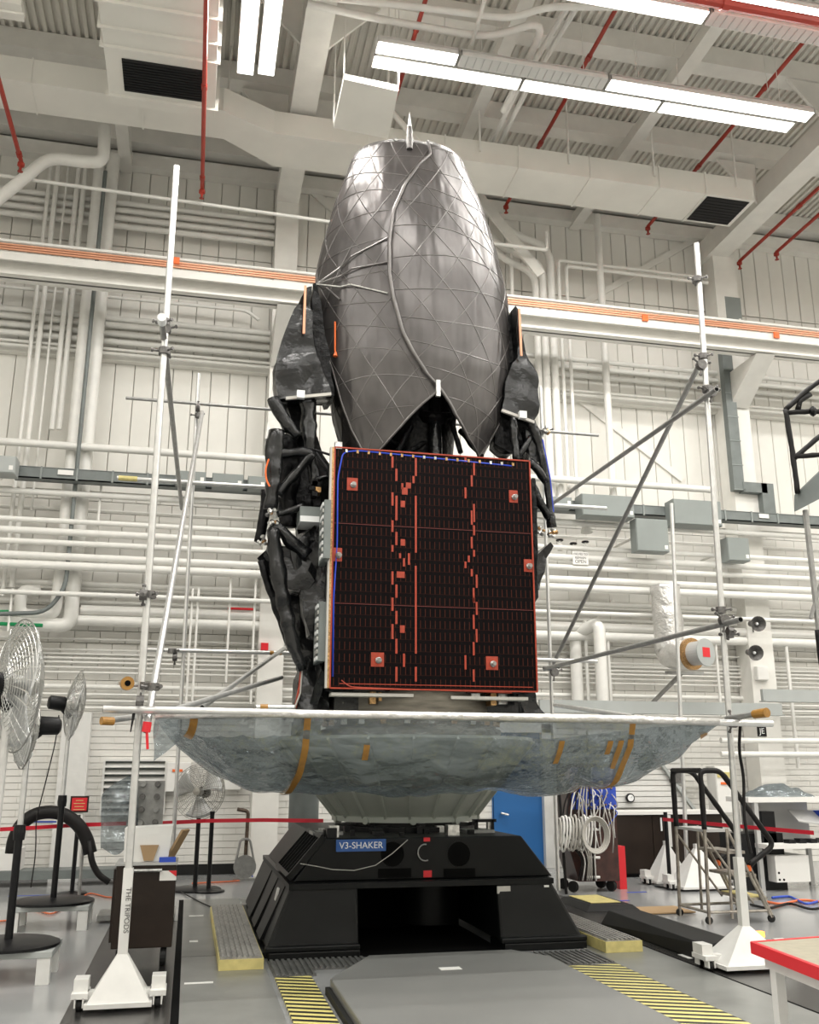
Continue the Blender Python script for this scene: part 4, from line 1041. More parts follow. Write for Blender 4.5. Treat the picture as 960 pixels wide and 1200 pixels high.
# left petal: right edge runs under the seam, then the inverted V
seamL, q0, q1 = curve([(u+4, v) for u, v in seam] + [(495,475),(470,502),(450,525),(432,541)])
tipL = q0
ledge = sorted([(tipL, seamL(tipL)-.02), (inv(412,505)[1], inv(412,505)[0]), (inv(399,470)[1], inv(399,470)[0]), (inv(388,430)[1], inv(388,430)[0]), (inv(384,400)[1], -1.25), (inv(375,350)[1], -1.7), (s1+.3, -2.3)])
ledgeF = tab(ledge)
def petal(name, fl_, fr_, z0, z1, off, m_, rm, ribs, seed):
    nu, nv = 70, 40
    def dz(th_, z): return z
    b = MB().grid(lambda a, c_: shell(fl_(z0+(z1-z0)*a)+(fr_(z0+(z1-z0)*a)-fl_(z0+(z1-z0)*a))*c_, z0+(z1-z0)*a, off), nu, nv)
    o = b.build(name, m_, sat, smooth=True)
    md = o.modifiers.new('thickness', 'SOLIDIFY'); md.thickness = .012; md.offset = 0
    # raised edge band
    for f_, s_ in ((fl_, 1), (fr_, -1)):
        bb = MB().grid(lambda a, c_: shell(f_(z0+(z1-z0)*a)+s_*c_*.035, z0+(z1-z0)*a, off+.014), nu, 1)
        e = bb.build('edge_band', rm, o, smooth=True); md = e.modifiers.new('thickness', 'SOLIDIFY'); md.thickness = .012; md.offset = 0
    # triangular lattice of ribs
    if ribs:
        sp1 = .43
        for fam in range(3):
            for i in range(-24, 25):
                pts = []; runs = []
                for q in range(0, 161):
                    if fam == 0:
                        th_ = -2.6+5.2*q/160; z = z0+sp1*.86*(i+12)+.15+.10*sin(th_*2.0+i)
                    else:
                        z = z0+(z1-z0)*q/160; th_ = i*sp1+ (1 if fam == 1 else -1)*(z-z0)*.62 + .1 + .05*sin(z*2)
                    if z0+.02 < z < z1-.01 and fl_(z)+.03 < th_ < fr_(z)-.03: pts.append(shell(th_, z, off+.006))
                    elif pts: runs.append(pts); pts = []
                if pts: runs.append(pts)
                for r_ in runs:
                    if len(r_) > 4: MB().tube(r_[::2] if len(r_) > 10 else r_, .0065, 5).build('rib', rm, o)
    return o
pr = petal('front_reflector', seamR, redgeF, tipR, topz, .035, 'refl', 'rrib', True, 1)
pl = petal('left_reflector', ledgeF, seamL, tipL, topz, 0.0, 'refl', 'rrib', True, 2)
# dark rear shells seen below and behind
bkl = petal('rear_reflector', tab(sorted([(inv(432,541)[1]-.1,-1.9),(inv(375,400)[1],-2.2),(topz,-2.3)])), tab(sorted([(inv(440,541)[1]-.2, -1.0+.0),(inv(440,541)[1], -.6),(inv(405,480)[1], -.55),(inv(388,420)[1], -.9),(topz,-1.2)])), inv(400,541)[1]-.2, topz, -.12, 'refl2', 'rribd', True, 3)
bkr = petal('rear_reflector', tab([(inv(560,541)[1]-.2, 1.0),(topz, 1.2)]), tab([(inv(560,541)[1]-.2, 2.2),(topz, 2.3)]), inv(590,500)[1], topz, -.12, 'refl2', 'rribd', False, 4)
# top fitting with hook
q = PY(480,160,RY); 
MB().lathe([(.04,-.15),(.05,0),(.04,.06),(.045,.12),(.02,.2)], PY(480,163,10.4), 12).build('top_fitting', 'clamp', sat, smooth='auto')
MB().lathe([(.03,.18),(.0,.42)], PY(480,163,10.4), 12).build('top_spike', 'signw', sat)
MB().lathe([(.22,-.02),(.34,.0),(.34,.03),(.2,.04)], (ell(topz)[0]-.05, RY-.1, topz-.35), 24).build('crown_ring', 'film', sat)
for u0, v0, u1, v1 in ((462,163,486,176),(486,176,500,180),(500,180,512,174)):
    MB().bar(PY(u0,v0,10.5), PY(u1,v1,10.5), .03, .03).build('crown_bracket', 'silver', sat)
# feed tower, dark core added so the gaps between reflectors look shaded
MB().lathe([(.085,pz1-.6),(.085,PY(512,455,RY).z+.5)], (PY(510,500,10.7).x, 10.7, 0), 20).build('feed_tower', 'mli', sat, smooth='auto')
cx_, rr_ = ell(6.3)
MB().lathe([(.35,pz1-.15),(.5,pz1+.2),(.62,6.4),(.55,8.2),(.3,9.2)], (cx_+.05, RY+.25, 0), 28).build('gap_shade_core', 'mlid', sat, smooth=True)
MB().lathe([(.22,-.08),(.25,0),(.22,.06)], PY(508,487,10.8), 20, (0,-.5,1)).build('feed_dish', 'mlid', sat)
for a, b_ in (((465,530),(500,470)),((540,530),(520,465)),((455,515),(480,530)),((470,535),(520,505)),((565,535),(540,505))):
    wrap([PY(*a,10.6), PY(*b_,10.9)], .035, 'inner_strut', 'mlid')
q = PY(513,456,RY-1.02); MB().box(q.x-.025, q.x+.025, q.y-.04, q.y, q.z-.1, q.z+.1).build('latch', 'silver', sat)
# struts fanning over the left flank
h0 = PY(371,333,RY-.55)
for u, v in ((455,280),(458,308),(455,345),(400,352)):
    th_, z = inv(u, v); mid, zm = inv((u+372)/2, (v+333)/2-4); p1 = shell(th_, z, .03)
    MB().tube([h0, shell(*inv(372+(u-372)*.35, 333+(v-333)*.35), .03), shell(mid, zm, .04), p1], .011, 6).build('fan_strut', 'rrib' if v != 345 else 'silver', sat)
# red-tagged line on the left petal
th_, z = inv(395,378); th2, z2 = inv(395,413)
MB().tube([shell(th_, z, .03), shell(th2, z2, .03)], .011, 6).build('red_tag_line', 'orange', sat); MB().tube([shell(th2, z2, .02), shell(th2+.0, z2-.06, .03)], [.012,.03], 8).build('red_tag', 'orange', sat)
# ---- left wing blanket, struts and joints
BY = 10.35
L = lambda *ps, Y=BY: [PY(u, v, Y) for u, v in ps]
crumple(L((359,335),(366,335),(368,395),(376,424),(389,462),(326,468),(322,440),(326,412),(345,362)), (0,.42,0), 'wing_blanket', 'mli', amp=.05, sc=3.2, cuts=5)
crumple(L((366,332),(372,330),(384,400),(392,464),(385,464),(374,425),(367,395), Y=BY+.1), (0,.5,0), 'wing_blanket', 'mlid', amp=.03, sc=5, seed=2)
MB().bar(PY(335,467,BY-.06), PY(388,462,BY-.06), .035, .035).build('wing_bar', 'cable', sat)
q = PY(353,463,BY-.09); MB().box(q.x-.05,q.x+.04,q.y-.03,q.y+.03,q.z-.04,q.z+.05).build('wing_latch', 'signw', sat)
MB().bar(PY(358,335,BY-.03), PY(356,391,BY-.05), .028, .02).build('copper_strip', 'copper', sat)
wrap(L((320,467),(330,488),(348,512)), .075); wrap(L((361,470),(362,500),(363,530),(370,565), Y=BY+.1), [.09,.085,.07,.06])
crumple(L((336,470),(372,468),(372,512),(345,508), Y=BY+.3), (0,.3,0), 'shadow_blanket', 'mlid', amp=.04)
wrap(L((323,505),(321,545),(320,570),(316,597)), [.10,.10,.09,.07]); wrap(L((337,512),(338,560),(337,618), Y=BY+.35), [.13,.13,.09], m_='mlid')
wrap(L((312,575),(309,610),(303,635), Y=BY+.45), .06, m_='mlid')
wrap(L((323,532),(345,530),(368,531)), .06); wrap(L((368,531),(345,556),(326,580)), .055); wrap(L((358,592),(342,598),(325,603)), .035)
wrap(L((368,527),(393,535)), .015, 'thin_strut', 'blackp'); wrap(L((370,530),(387,555)), .018, 'thin_strut', 'blackp'); wrap(L((370,562),(392,556)), .03)
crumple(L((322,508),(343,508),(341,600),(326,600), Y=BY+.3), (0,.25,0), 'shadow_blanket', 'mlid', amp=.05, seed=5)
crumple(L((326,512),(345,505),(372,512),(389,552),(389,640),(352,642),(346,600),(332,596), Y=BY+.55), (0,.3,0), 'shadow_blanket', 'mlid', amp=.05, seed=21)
crumple(L((330,640),(389,640),(389,833),(350,833),(353,775),(338,705), Y=BY+.5), (0,.3,0), 'side_blanket', 'mli', amp=.06, sc=3.5, seed=22)
def joint(u, v, s_=1.0, Y=BY-.05):
    q = PY(u, v, Y)
    for i in range(9):
        a = random.random()*6.28; r = random.random()*.07*s_; p = q+V((cos(a)*r, -.02+random.random()*.04, sin(a)*r*1.1))
        MB().lathe([(.018*s_,-.025),(.026*s_,0),(.014*s_,.03)], p, 8, (random.random()-.5, -.6, random.random()-.5)).build('joint_fitting', random.choice(['gold','silver','silver','clamp']), sat)
joint(317, 601); joint(319, 612, .8); joint(309, 633, .8)
wrap(L((320,614),(338,632),(360,652)), [.07,.08,.075])
crumple(L((301,654),(319,634),(332,640),(357,650),(372,668),(364,693),(340,690),(318,678)), (0,.4,0), 'lower_blanket', 'mli', amp=.07, sc=4, seed=6)
wrap(L((320,620),(326,680),(340,740),(354,786), Y=BY-.08), [.075,.09,.08,.05])
wrap(L((306,657),(320,700),(338,748),(352,780)), [.04,.05,.05,.04], m_='mlid')
crumple(L((340,640),(370,612),(384,640),(384,760),(362,745)), (0,.3,0), 'lower_blanket', 'mli', amp=.06, sc=3.5, seed=7)
MB().tube(L((353,786),(351,805),(346,830), Y=BY-.05), .014, 6).build('red_cable', 'redcell', sat); MB().tube(L((354,786),(352,812),(344,833), Y=BY-.07), .009, 6).build('white_cable', 'cable', sat)
crumple(L((313,494),(322,492),(322,512),(311,514), Y=BY-.02), (0,.12,0), 'white_bag', 'board', amp=.03, sc=9)
MB().tube(rounded(L((315,538),(311,550),(312,562),(316,570), Y=BY-.12), .05), .01, 6).build('orange_wire', 'orange', sat)
# ---- right wing
R_ = lambda *ps, Y=BY+.1: [PY(u, v, Y) for u, v in ps]
crumple(R_((605,358),(608,362),(612,392),(620,412),(631,447),(632,484),(627,495),(588,480),(592,447),(600,425),(606,418)), (0,.42,0), 'wing_blanket', 'mli', amp=.05, sc=3.2, cuts=5, seed=8)
crumple(R_((594,372),(605,357),(607,420),(598,425),(586,480),(572,525),(576,480),(592,420), Y=BY+.25), (0,.4,0), 'wing_blanket', 'mlid', amp=.03, sc=5, seed=9)
MB().bar(PY(588,481,BY), PY(626,495,BY), .035, .035).build('wing_bar', 'cable', sat)
q = PY(613,487,BY-.03); MB().box(q.x-.05,q.x+.04,q.y-.03,q.y+.03,q.z-.04,q.z+.05).build('wing_latch', 'signw', sat)
MB().bar(PY(608.5,362,BY+.06), PY(611,417,BY+.04), .028, .02).build('copper_strip', 'copper', sat)
crumple(R_((578,490),(600,488),(632,502),(634,540),(622,538),(612,520),(600,532),(580,520), Y=BY+.3), (0,.3,0), 'shadow_blanket', 'mlid', amp=.05, seed=10)
wrap(R_((601,490),(603,515),(606,540)), .05); wrap(R_((622,495),(632,520),(640,555),(645,600),(647,618)), [.07,.06,.05,.05,.06]); wrap(R_((608,535),(622,512)), .04)
wrap(R_((620,540),(632,552),(641,566)), .055); wrap(R_((621,566),(633,590),(645,606)), .055)
crumple(R_((615,500),(634,508),(638,540),(622,545)), (0,.2,0), 'lower_blanket', 'mli', amp=.05, seed=11)
joint(646, 625, 1.0, BY+.02); joint(634, 622, .8, BY+.02); joint(640, 505, .8, BY+.05)
crumple(R_((645,636),(648,640),(640,670),(626,708),(622,700),(624,655),(632,645)), (0,.3,0), 'lower_blanket', 'mli', amp=.04, seed=12)
MB().tube(R_((636,515),(645,560),(649,600), Y=BY-.02), .008, 5).build('blue_wire', 'blue', sat)
crumple(R_((624,560),(628,560),(632,700),(626,708), Y=10.3), (0,1.2,0), 'side_blanket', 'mlid', amp=.03, seed=13)

# ================================================================== SCAFFOLD FRAME
sc = thing('scaffold_frame', 'silver tube scaffold frame standing around the satellite on white wheeled feet', 'scaffold', (2.1, 10, 0))
def sct(a, b_, r=.026, m_='alu', name='scaffold_tube', open_end=True):
    a, b_ = V(a), V(b_); t = MB().tube([a, b_], r, 12).build(name, m_, sc, smooth='auto')
    if open_end:
        d = (b_-a).normalized()
        for e, s_ in ((a, -1), (b_, 1)): MB().lathe([(r*.78, 0), (r*.78, .002)], e+d*s_*.0005, 12, d*s_).build('tube_bore', 'slot', t)
    return t
def clampo(p, ax=(0,0,1), s_=1.0, m_='clamp'):
    p = V(p); ax = V(ax).normalized(); x = ax.orthogonal().normalized(); y = ax.cross(x)
    c = MB().lathe([(.030*s_,-.028),(.042*s_,-.028),(.042*s_,.028),(.030*s_,.028)], p, 14, ax).build('tube_clamp', m_, sc)
    for k in range(3):
        a = k*2.1+.4; d = x*cos(a)+y*sin(a)
        MB().tube([p+d*.035, p+d*.085*s_], .009, 6).build('clamp_bolt', m_, c); MB().lathe([(.016,-.008),(.016,.008)], p+d*.085*s_, 6, d).build('clamp_nut', m_, c)
    return c
UL = V((-.385, 7.6, 0)); UR0 = V((4.60, 7.9, 0)); UR1 = V((4.80, 7.9, 6.85)); RL = V((-.13, 12.5, 0)); RR = V((4.78, 12.5, 0))
# uprights
lowz = .92
sct(UL+V((0,0,lowz-.1)), PY(207,195,7.6), .028)
def up_r(z): return UR0.lerp(UR1, z/6.85)
sct(up_r(.8)+V((.06,0,0)), UR1, .028)
sct(RL+V((0,0,.1)), PY(233,438,12.5), .026, 'alu'); sct(RR+V((0,0,.1)), (4.80,12.5,PY(648,455,12.5).z), .026, 'alu')
sct(PY(806,1030,13.2)+V((0,0,0)), PY(787,590,13.2), .03)
# front horizontals
fa, fb = PY(121,831,7.5), PY(905,848,7.62)
fz = (fa.z+fb.z)/2
sct(fa, fb, .03, 'alu')
sct(PY(122,845,7.45), PY(172,838,8.6), .024, 'alu'); e = PY(124,845,7.45); MB().tube([e+V((-.03,-.02,0)), e+V((.05,.03,0))], .03, 12).build('end_cap', 'otape', sc)
sct(PY(852,842,7.8), PY(897,835,7.2), .024, 'aludark'); e = PY(893,836,7.25); MB().tube([PY(884,837,7.32), PY(899,835,7.18)], [.036,.04], 14).build('end_cap', 'otape', sc)
# rear horizontals
z = PY(148,468,12.5).z; sct((PY(148,468,12.5).x,12.45,z), (PY(700,515,12.5).x,12.45,z), .022, 'aludark')
z = PY(137,560,12.4).z; sct((PY(137,560,12.4).x,12.4,z), (PY(711,602,12.4).x,12.4,z), .028, 'alu')
MB().tube([(PY(139,561,12.4).x,12.4,z),(PY(161,563,12.4).x,12.4,z)], .034, 10).build('end_cap', 'yellow', sc)
z = PY(165,761,12.4).z; sct((PY(165,761,12.4).x,12.4,z), (PY(700,775,12.4).x,12.4,z), .026, 'alu')
for u in (318, 327): MB().tube([(PY(u,766,12.4).x-.02,12.4,z),(PY(u,766,12.4).x+.03,12.4,z)], .029, 10).build('amber_wrap', 'otape', sc)
z = PY(640,674,12.6).z
# tubes running back from the front uprights
pz_ = PY(190,378,7.3).z
sct((-.42,7.25,pz_), (-.30,12.9,pz_-.05), .026, 'aludark'); MB().tube([(-.42,7.2,pz_),(-.42,7.3,pz_)], .036, 12).build('end_cap', 'signw', sc)
pz2 = PX(840,456,4.72).z; q = PX(840,456,4.72); q2 = PX(648,590,4.72); sct(q, (4.72, q2.y, q2.z), .026, 'aludark')
q = PX(868,726,4.68); q2 = PX(641,783,4.68); sct(q, (4.68, q2.y+.1, q2.z), .026, 'aludark')
q = PX(823,420,4.86); q2 = PX(645,785,4.86); sct(q, (4.86, q2.y, q2.z), .026, 'aludark')
z = PY(165,660,12.4).z
# leaning braces
sct(PY(237,483,12.3), PY(171,856,7.45), .028, 'alu'); e = PY(171,850,7.45)
MB().tube([PY(173,846,7.44), PY(171,858,7.44)], .032, 10).build('red_ribbon', 'redk', sc); MB().bar(PY(172,856,7.42), PY(173,878,7.42), .02, .004).build('red_ribbon', 'redk', sc)
sct(PY(206,831,9.0), PY(330,794,11.3), .026); sct(PY(237,829,9.6), PY(340,755,12.3), .026); sct(PY(650,826,11.5), PY(742,840,8.5), .026)
sct(PY(300,829,9.5), PY(345,829,9.5), .026); MB().tube([PY(305,829,9.5), PY(314,829,9.5)], .032, 10).build('amber_wrap', 'otape', sc)
for u in (190,):
    pass
# clamps
for p, ax, s_ in ((PY(193,378,7.6),(0,0,1),1.1),(PY(194,386,7.6),(0,1,0),1.1),(PY(193,412,7.6),(0,0,1),1.2),(PY(232,478,12.4),(1,0,0),1.3),(PY(233,487,12.4),(0,0,1),1.2),
    (PY(175,697,7.6),(0,0,1),1.1),(PY(168,697,7.5),(1,0,0),1),(PY(170,804,7.6),(0,0,1),1.1),(PY(180,805,7.5),(0,0,1),1),(PY(164,823,7.55),(1,0,0),1.2),(PY(202,763,12.4),(0,0,1),1.4),(PY(205,770,12.4),(1,0,0),1.2),
    (PY(817,328,7.9),(0,0,1),1.2),(PY(822,428,7.9),(0,1,0),1.2),(PY(824,418,7.9),(0,0,1),1.1),(PY(829,456,7.85),(0,0,1),1.2),(PY(834,460,7.8),(0,1,0),1.1),(PY(845,715,7.85),(0,0,1),1.1),(PY(849,727,7.8),(0,1,0),1.2),(PY(854,744,7.9),(0,0,1),1.1),(PY(856,740,7.8),(1,0,0),.9),
    (PY(646,783,12.4),(0,0,1),1.4),(PY(650,788,12.3),(0,1,0),1.3),(PY(859,846,7.75),(1,0,0),1.2),(PY(640,505,12.4),(0,0,1),1.3)): clampo(p, ax, s_)
q = PY(149,801,7.5); MB().lathe([(.02,-.03),(.05,-.03),(.05,.03),(.02,.03)], q, 16, (.2,-1,0)).build('amber_ring', 'otape', sc); MB().lathe([(.022,.03),(.022,.033)], q, 16, (.2,-1,0)).build('ring_bore', 'slot', sc); MB().bar(PY(138,801,7.52), PY(158,801,7.58), .02, .02).build('ring_arm', 'alu', sc)
MB().tube(rounded([PY(868,845,7.75), PY(866,880,7.8), PY(872,910,7.85), PY(872,960,7.85), PY(880,1000,7.85)], .2), .014, 6).build('black_cable', 'cabled', sc)
MB().tube([PY(158,830,7.5), PY(153,858,7.5)], [.014,.004], 6).build('dark_tie', 'blackp', sc)
# white square lower legs and wheeled feet
def foot(c, h=lowz, s_=1.0, tri=.27):
    c = V(c); root = MB().hexa([(c.x-.215*s_,c.y-.15*s_,.05),(c.x+.215*s_,c.y-.15*s_,.05),(c.x+.215*s_,c.y+.15*s_,.05),(c.x-.215*s_,c.y+.15*s_,.05)],
        [(c.x-.036,c.y-.036,.08+tri),(c.x+.036,c.y-.036,.08+tri),(c.x+.036,c.y+.036,.08+tri),(c.x-.036,c.y+.036,.08+tri)]).build('foot_fairing', 'whitep', sc)
    MB().box(c.x-.225*s_, c.x+.225*s_, c.y-.16*s_, c.y+.16*s_, .03, .06).build('foot_plate', 'whitep', sc)
    for sg in (-1, 1):
        x = c.x+sg*.262*s_
        MB().box(x-.048, x+.048, c.y-.04, c.y+.12, .12, .20).build('outrigger_box', 'whitep', sc)
        MB().box(x-.055, x+.055, c.y-.10, c.y+.13, .085, .12).build('outrigger_plate', 'whitep', sc)
        for yy in (-.06, .10):
            w_ = MB().lathe([(.012,-.016),(.036,-.018),(.04,0),(.036,.018),(.012,.016)], (x, c.y+yy, .041), 16, (1,0,0)).build('caster_wheel', 'rubber', sc)
            MB().box(x-.032, x-.022, c.y+yy-.04, c.y+yy+.03, .03, .09).box(x+.022, x+.032, c.y+yy-.04, c.y+yy+.03, .03, .09).pieces('caster_fork', 'whitep', w_)
        MB().box(c.x+sg*.15*s_, x, c.y-.03, c.y+.05, .06, .12).build('outrigger_arm', 'whitep', sc)
    MB().box(c.x-.034, c.x+.034, c.y-.034, c.y+.034, .3, h).build('square_leg', 'whitep', sc)
foot(UL); foot(V((up_r(0).x+.08, 7.9, 0)), .88, 1.45, .25)
foot(PZ(820,1042,0), .6, 1.7, .46); foot(PZ(784,1036,0), .6, 1.3, .46)
m_ = MB().box(PZ(788,1034,0).x-.03, PZ(788,1034,0).x+.03, PZ(788,1034,0).y-.03, PZ(788,1034,0).y+.03, .5, PY(779,955,13.9).z).build('square_leg', 'whitep', sc)
text('leg_lettering', 'THE TRIPODS', sc, (UL.x+.012, UL.y-.0355, .64), .05, 'clamp', rot=(pi/2, radians(90), 0), sx=1)

# ================================================================== PLASTIC SHEET
ps = thing('plastic_sheet', 'clear crumpled plastic sheet slung under the satellite along the front tube', 'plastic sheet', (2.1, 9.5, 1.45))
XA, XB = PY(178,845,7.6).x, PY(845,845,7.7).x
FZ0, FZ1 = PY(300,835.5,7.55).z, PY(700,842,7.6).z
def sheet(s_, t):
    x = XA+(XB-XA)*s_; k = 2*s_-1
    D = .585*max(0, 1-abs(k)**5)**.9
    yend = 11.9
    y = 7.58+(yend-7.58)*t*(1-.45*abs(k)**5)
    z = FZ0+(FZ1-FZ0)*s_ - D*max(0, sin(pi*min(1, t**.62)))**.7
    e = min(1, t*12)*min(1, 6*(1-abs(k))+.15)
    q_ = V((x*1.1+t*1.5, t*3.2-x*.5, 3)); w_ = noise.noise(q_*.8)*.8
    def rg(f, o_): return abs(noise.noise(V((x*f+w_, t*4*f*.8-x*.5*f+w_, o_))))
    n = noise.noise(q_)*.09 + (.28-rg(1.1, 1))*.17 + (.25-rg(2.6, 5))*.07
    z += (n-.07)*e*.8; y += ((.25-rg(1.3, 21))*.20+(.2-rg(3.1, 31))*.07)*e
    return V((x, y, z))
def skp(s_, t):
    p = sheet(s_, t); return (V((p.x-CX, p.y-SYc))).length < 1.16
o = MB().grid(sheet, 260, 110, skp).build('film', 'plastic', ps, smooth=True)
def flap(a, b_): # hanging film flap at the left end
    p = PY(182+28*a, 842+(50-26*a)*b_, 7.52); p.y += .05*noise.noise(p*6); p.x += .04*noise.noise(p*5+V((3,3,3))); return p
MB().grid(flap, 14, 14).build('film_flap', 'plastic', ps, smooth=True)
MB().tube([PY(u,v,7.53) for u, v in ((182,838),(300,836),(450,838),(600,840.5),(750,843),(842,846))], .032, 10).build('film_roll', 'foil', ps, smooth=True)
def stape(s0, t0, s1, t1, w_=.012):
    n = 16
    b = MB().grid(lambda a, c_: (lambda p: p+V((0,-.012,-.012)))(sheet(s0+(s1-s0)*a+(c_-.5)*w_*2, t0+(t1-t0)*a)), n, 1)
    b.build('amber_tape', 'otape', ps, smooth=True)
stape(.245, .0, .235, .33, .0055); stape(.815, .0, .80, .30, .0055); stape(.345, .015, .345, .04, .005); stape(.685, .01, .685, .05, .005); stape(.775, .01, .775, .03, .005); stape(.955, .02, .985, .10, .006); stape(.065, .0, .055, .06, .006); stape(.795,.01,.795,.06,.005)

# ================================================================== FANS
def fan(label, base, hz, R, yaw, tilt=0.0, m_='guard', pole='alu', group='pedestal fans', base_r=.36, sleeve=.5, head=True):
    base = V(base); t = thing('pedestal_fan', label, 'fan', tuple(base), group)
    MB().lathe([(base_r,0),(base_r,.02),(base_r*.9,.035),(.06,.05)], base, 36).build('base', 'blackp', t, smooth='auto')
    top = base+V((0,0,hz))
    MB().tube([base+V((0,0,.04)), base+V((0,0,hz*sleeve))], .032, 12).build('lower_sleeve', 'blackp', t); MB().tube([base+V((0,0,hz*sleeve)), top+V((0,0,-.12))], .024, 12).build('pole', pole, t)
    MB().lathe([(.045,-.06),(.05,0),(.045,.06)], base+V((0,0,hz*sleeve)), 12).build('collar', 'blackp', t)
    ax = V((cos(yaw)*cos(tilt), sin(yaw)*cos(tilt), sin(tilt)))
    MB().lathe([(.05,-.25),(.075,-.23),(.08,-.08),(.06,-.05)], top, 20, ax).build('motor', 'blackp', t, smooth='auto')
    MB().bar(top+V((0,0,-.14)), top-ax*.15, .05, .05).build('yoke', 'blackp', t)
    if not head: return t
    x = ax.cross(V((0,0,1))).normalized(); y = x.cross(ax); c = top+ax*.04
    for nm, sg in (('front_guard', 1), ('rear_guard', -1)):
        b = MB()
        for k in range(1, 17):
            r = R*k/16; d = .10*cos(k/16*pi/2)**.8*sg if k < 16 else 0
            b.tube([c+ax*d+(x*cos(2*pi*j/40)+y*sin(2*pi*j/40))*r for j in range(40)], (.0028 if k < 16 else .005), 4, closed=True)
        for j in range(28):
            a = 2*pi*j/28; b.tube([c+ax*(.10*cos(k/8*pi/2)**.8*sg)+(x*cos(a+.25*k/8*sg)+y*sin(a+.25*k/8*sg))*R*(.08+.92*k/8) for k in range(0, 9, 1)], .0025, 3)
        o = b.build(nm, m_, t); o['kind'] = 'stuff'
        if sg == 1: MB().lathe([(R*.14,.085),(R*.14,.105),(.01,.112)], c, 20, ax).build('badge', m_, t)
    for k in range(3):
        a0 = k*2*pi/3+.4; 
        b = MB().grid(lambda p_, q_: c+(x*cos(a0+1.15*(q_-.5)*(.6+.5*p_))+y*sin(a0+1.15*(q_-.5)*(.6+.5*p_)))*R*(.12+.8*p_)+ax*(.05*(q_-.5)*2*(1-.3*p_)), 8, 8)
        o = b.build('blade', 'blade', t, smooth=True); md = o.modifiers.new('thickness', 'SOLIDIFY'); md.thickness = .004
    MB().lathe([(.055,-.04),(.06,.0),(.05,.04),(.01,.05)], c, 16, ax).build('hub', 'aludark', t, smooth='auto')
    return t
YA = 6.0; hA = PY(30,803,YA)
fan('big wire-guard pedestal fan at the left edge, nearest of the fans', (hA.x-.08,YA,0), hA.z, .385, radians(27), .03, sleeve=.42)
q = PZ(62,1058,.24); fB = PY(88,826,q.y)
fan('pedestal fan on a low grey platform, between the left edge fan and the wall', (q.x, q.y, .245), fB.z-.245, .39, radians(14), -.10, sleeve=.5, base_r=.42)
q3 = PZ(6,1109,.24); 
fan('pedestal fan with yellow tape whose head hides behind the big left fan', (q3.x+.02, q3.y, .245), PY(30,850,q3.y).z-.245, .36, radians(200), 0, sleeve=.5, base_r=.40)
q4 = PZ(238,1043,0); f4 = PY(243,928,q4.y)
fan('dull wire-guard pedestal fan facing the camera near the back wall', (f4.x-.1, q4.y, 0), f4.z, .38, radians(-112), .05, 'guardd', 'blackp', sleeve=.8)
fan_extra = tag(MB().lathe([(.22,0),(.22,.02),(.05,.035),(.03,.05),(.03,1.0),(.035,1.05)], (f4.x+.08, q4.y-.25, 0), 20).build('barrier_post', 'blackp', None, smooth='auto'), 'black barrier post right beside the rear fan pole', 'post')
for (u, v, z, lab) in ((4,879,0,'a'),(20,882,0,'b')):
    q = PY(u, v, YA if lab == 'a' else q3.y)
# low platforms under the fans
def lowstool(label, c, w_, d_, h=.24):
    c = V(c); t = thing('low_platform', label, 'platform', (c.x, c.y, 0))
    o = MB().box(c.x-w_/2, c.x+w_/2, c.y-d_/2, c.y+d_/2, h-.05, h).build('top_board', 'greyb', t); bevel(o, .006)
    for sx in (-1, 1):
        for sy in (-1, 1): MB().box(c.x+sx*(w_/2-.06)-.05, c.x+sx*(w_/2-.06)+.05, c.y+sy*(d_/2-.06)-.05, c.y+sy*(d_/2-.06)+.05, 0, h-.05).build('leg', 'whitep', t)
lowstool('low grey platform with white legs under the second fan', (q.x, q.y, 0) if 0 else (PZ(62,1058,.24).x, PZ(62,1058,.24).y, 0), .80, .62)
lowstool('low grey platform at the left edge carrying the yellow-taped fan', (q3.x, q3.y, 0), .80, .62)

# ================================================================== LEFT SIDE PROPS
c0 = PZ(165,1113,.14); cw0, cw1 = PY(129,1115,c0.y).x, PY(201,1113,c0.y).x; ctz = PY(172,1014,c0.y).z
tc_ = thing('tool_cabinet', 'dark brown rolling tool cabinet behind the left scaffold foot', 'cabinet', ((cw0+cw1)/2, c0.y+.25, 0))
o = MB().box(cw0, cw1, c0.y, c0.y+.5, .15, ctz).build('cabinet_body', 'brown', tc_); bevel(o, .008)
MB().box(cw0-.02, cw0, c0.y+.02, c0.y+.48, .2, ctz-.03).build('side_panel', 'brown', tc_)
MB().box(cw0-.01, cw1+.01, c0.y-.01, c0.y+.51, ctz, ctz+.02).build('top_tray', 'crystal', tc_)
MB().tube([(cw0+.1, c0.y-.03, ctz-.04), (cw1-.12, c0.y-.03, ctz-.04)], .014, 8).build('handle', 'silver', tc_)
for x in (cw0+.07, cw1-.07):
    for y in (c0.y+.06, c0.y+.44):
        w_ = MB().lathe([(.02,-.025),(.065,-.025),(.07,0),(.065,.025),(.02,.025)], (x,y,.07), 16, (1,0,0)).build('caster', 'rubber', tc_)
q = PY(197,1026,c0.y); o = MB().box(q.x-.07, q.x+.07, c0.y-.004, c0.y-.0005, q.z-.04, q.z+.04).build('sticker', 'board', tc_)
MB().prism([(q.x-.0,c0.y-.006,q.z+.04),(q.x+.07,c0.y-.006,q.z+.04),(q.x+.07,c0.y-.006,q.z-.01)], (0,.002,0)).build('sticker_corner', 'redk', o)
cb = thing('carton', 'white open carton with paper standing on the tool cabinet', 'box', ((cw0+cw1)/2, c0.y+.25, ctz+.02))
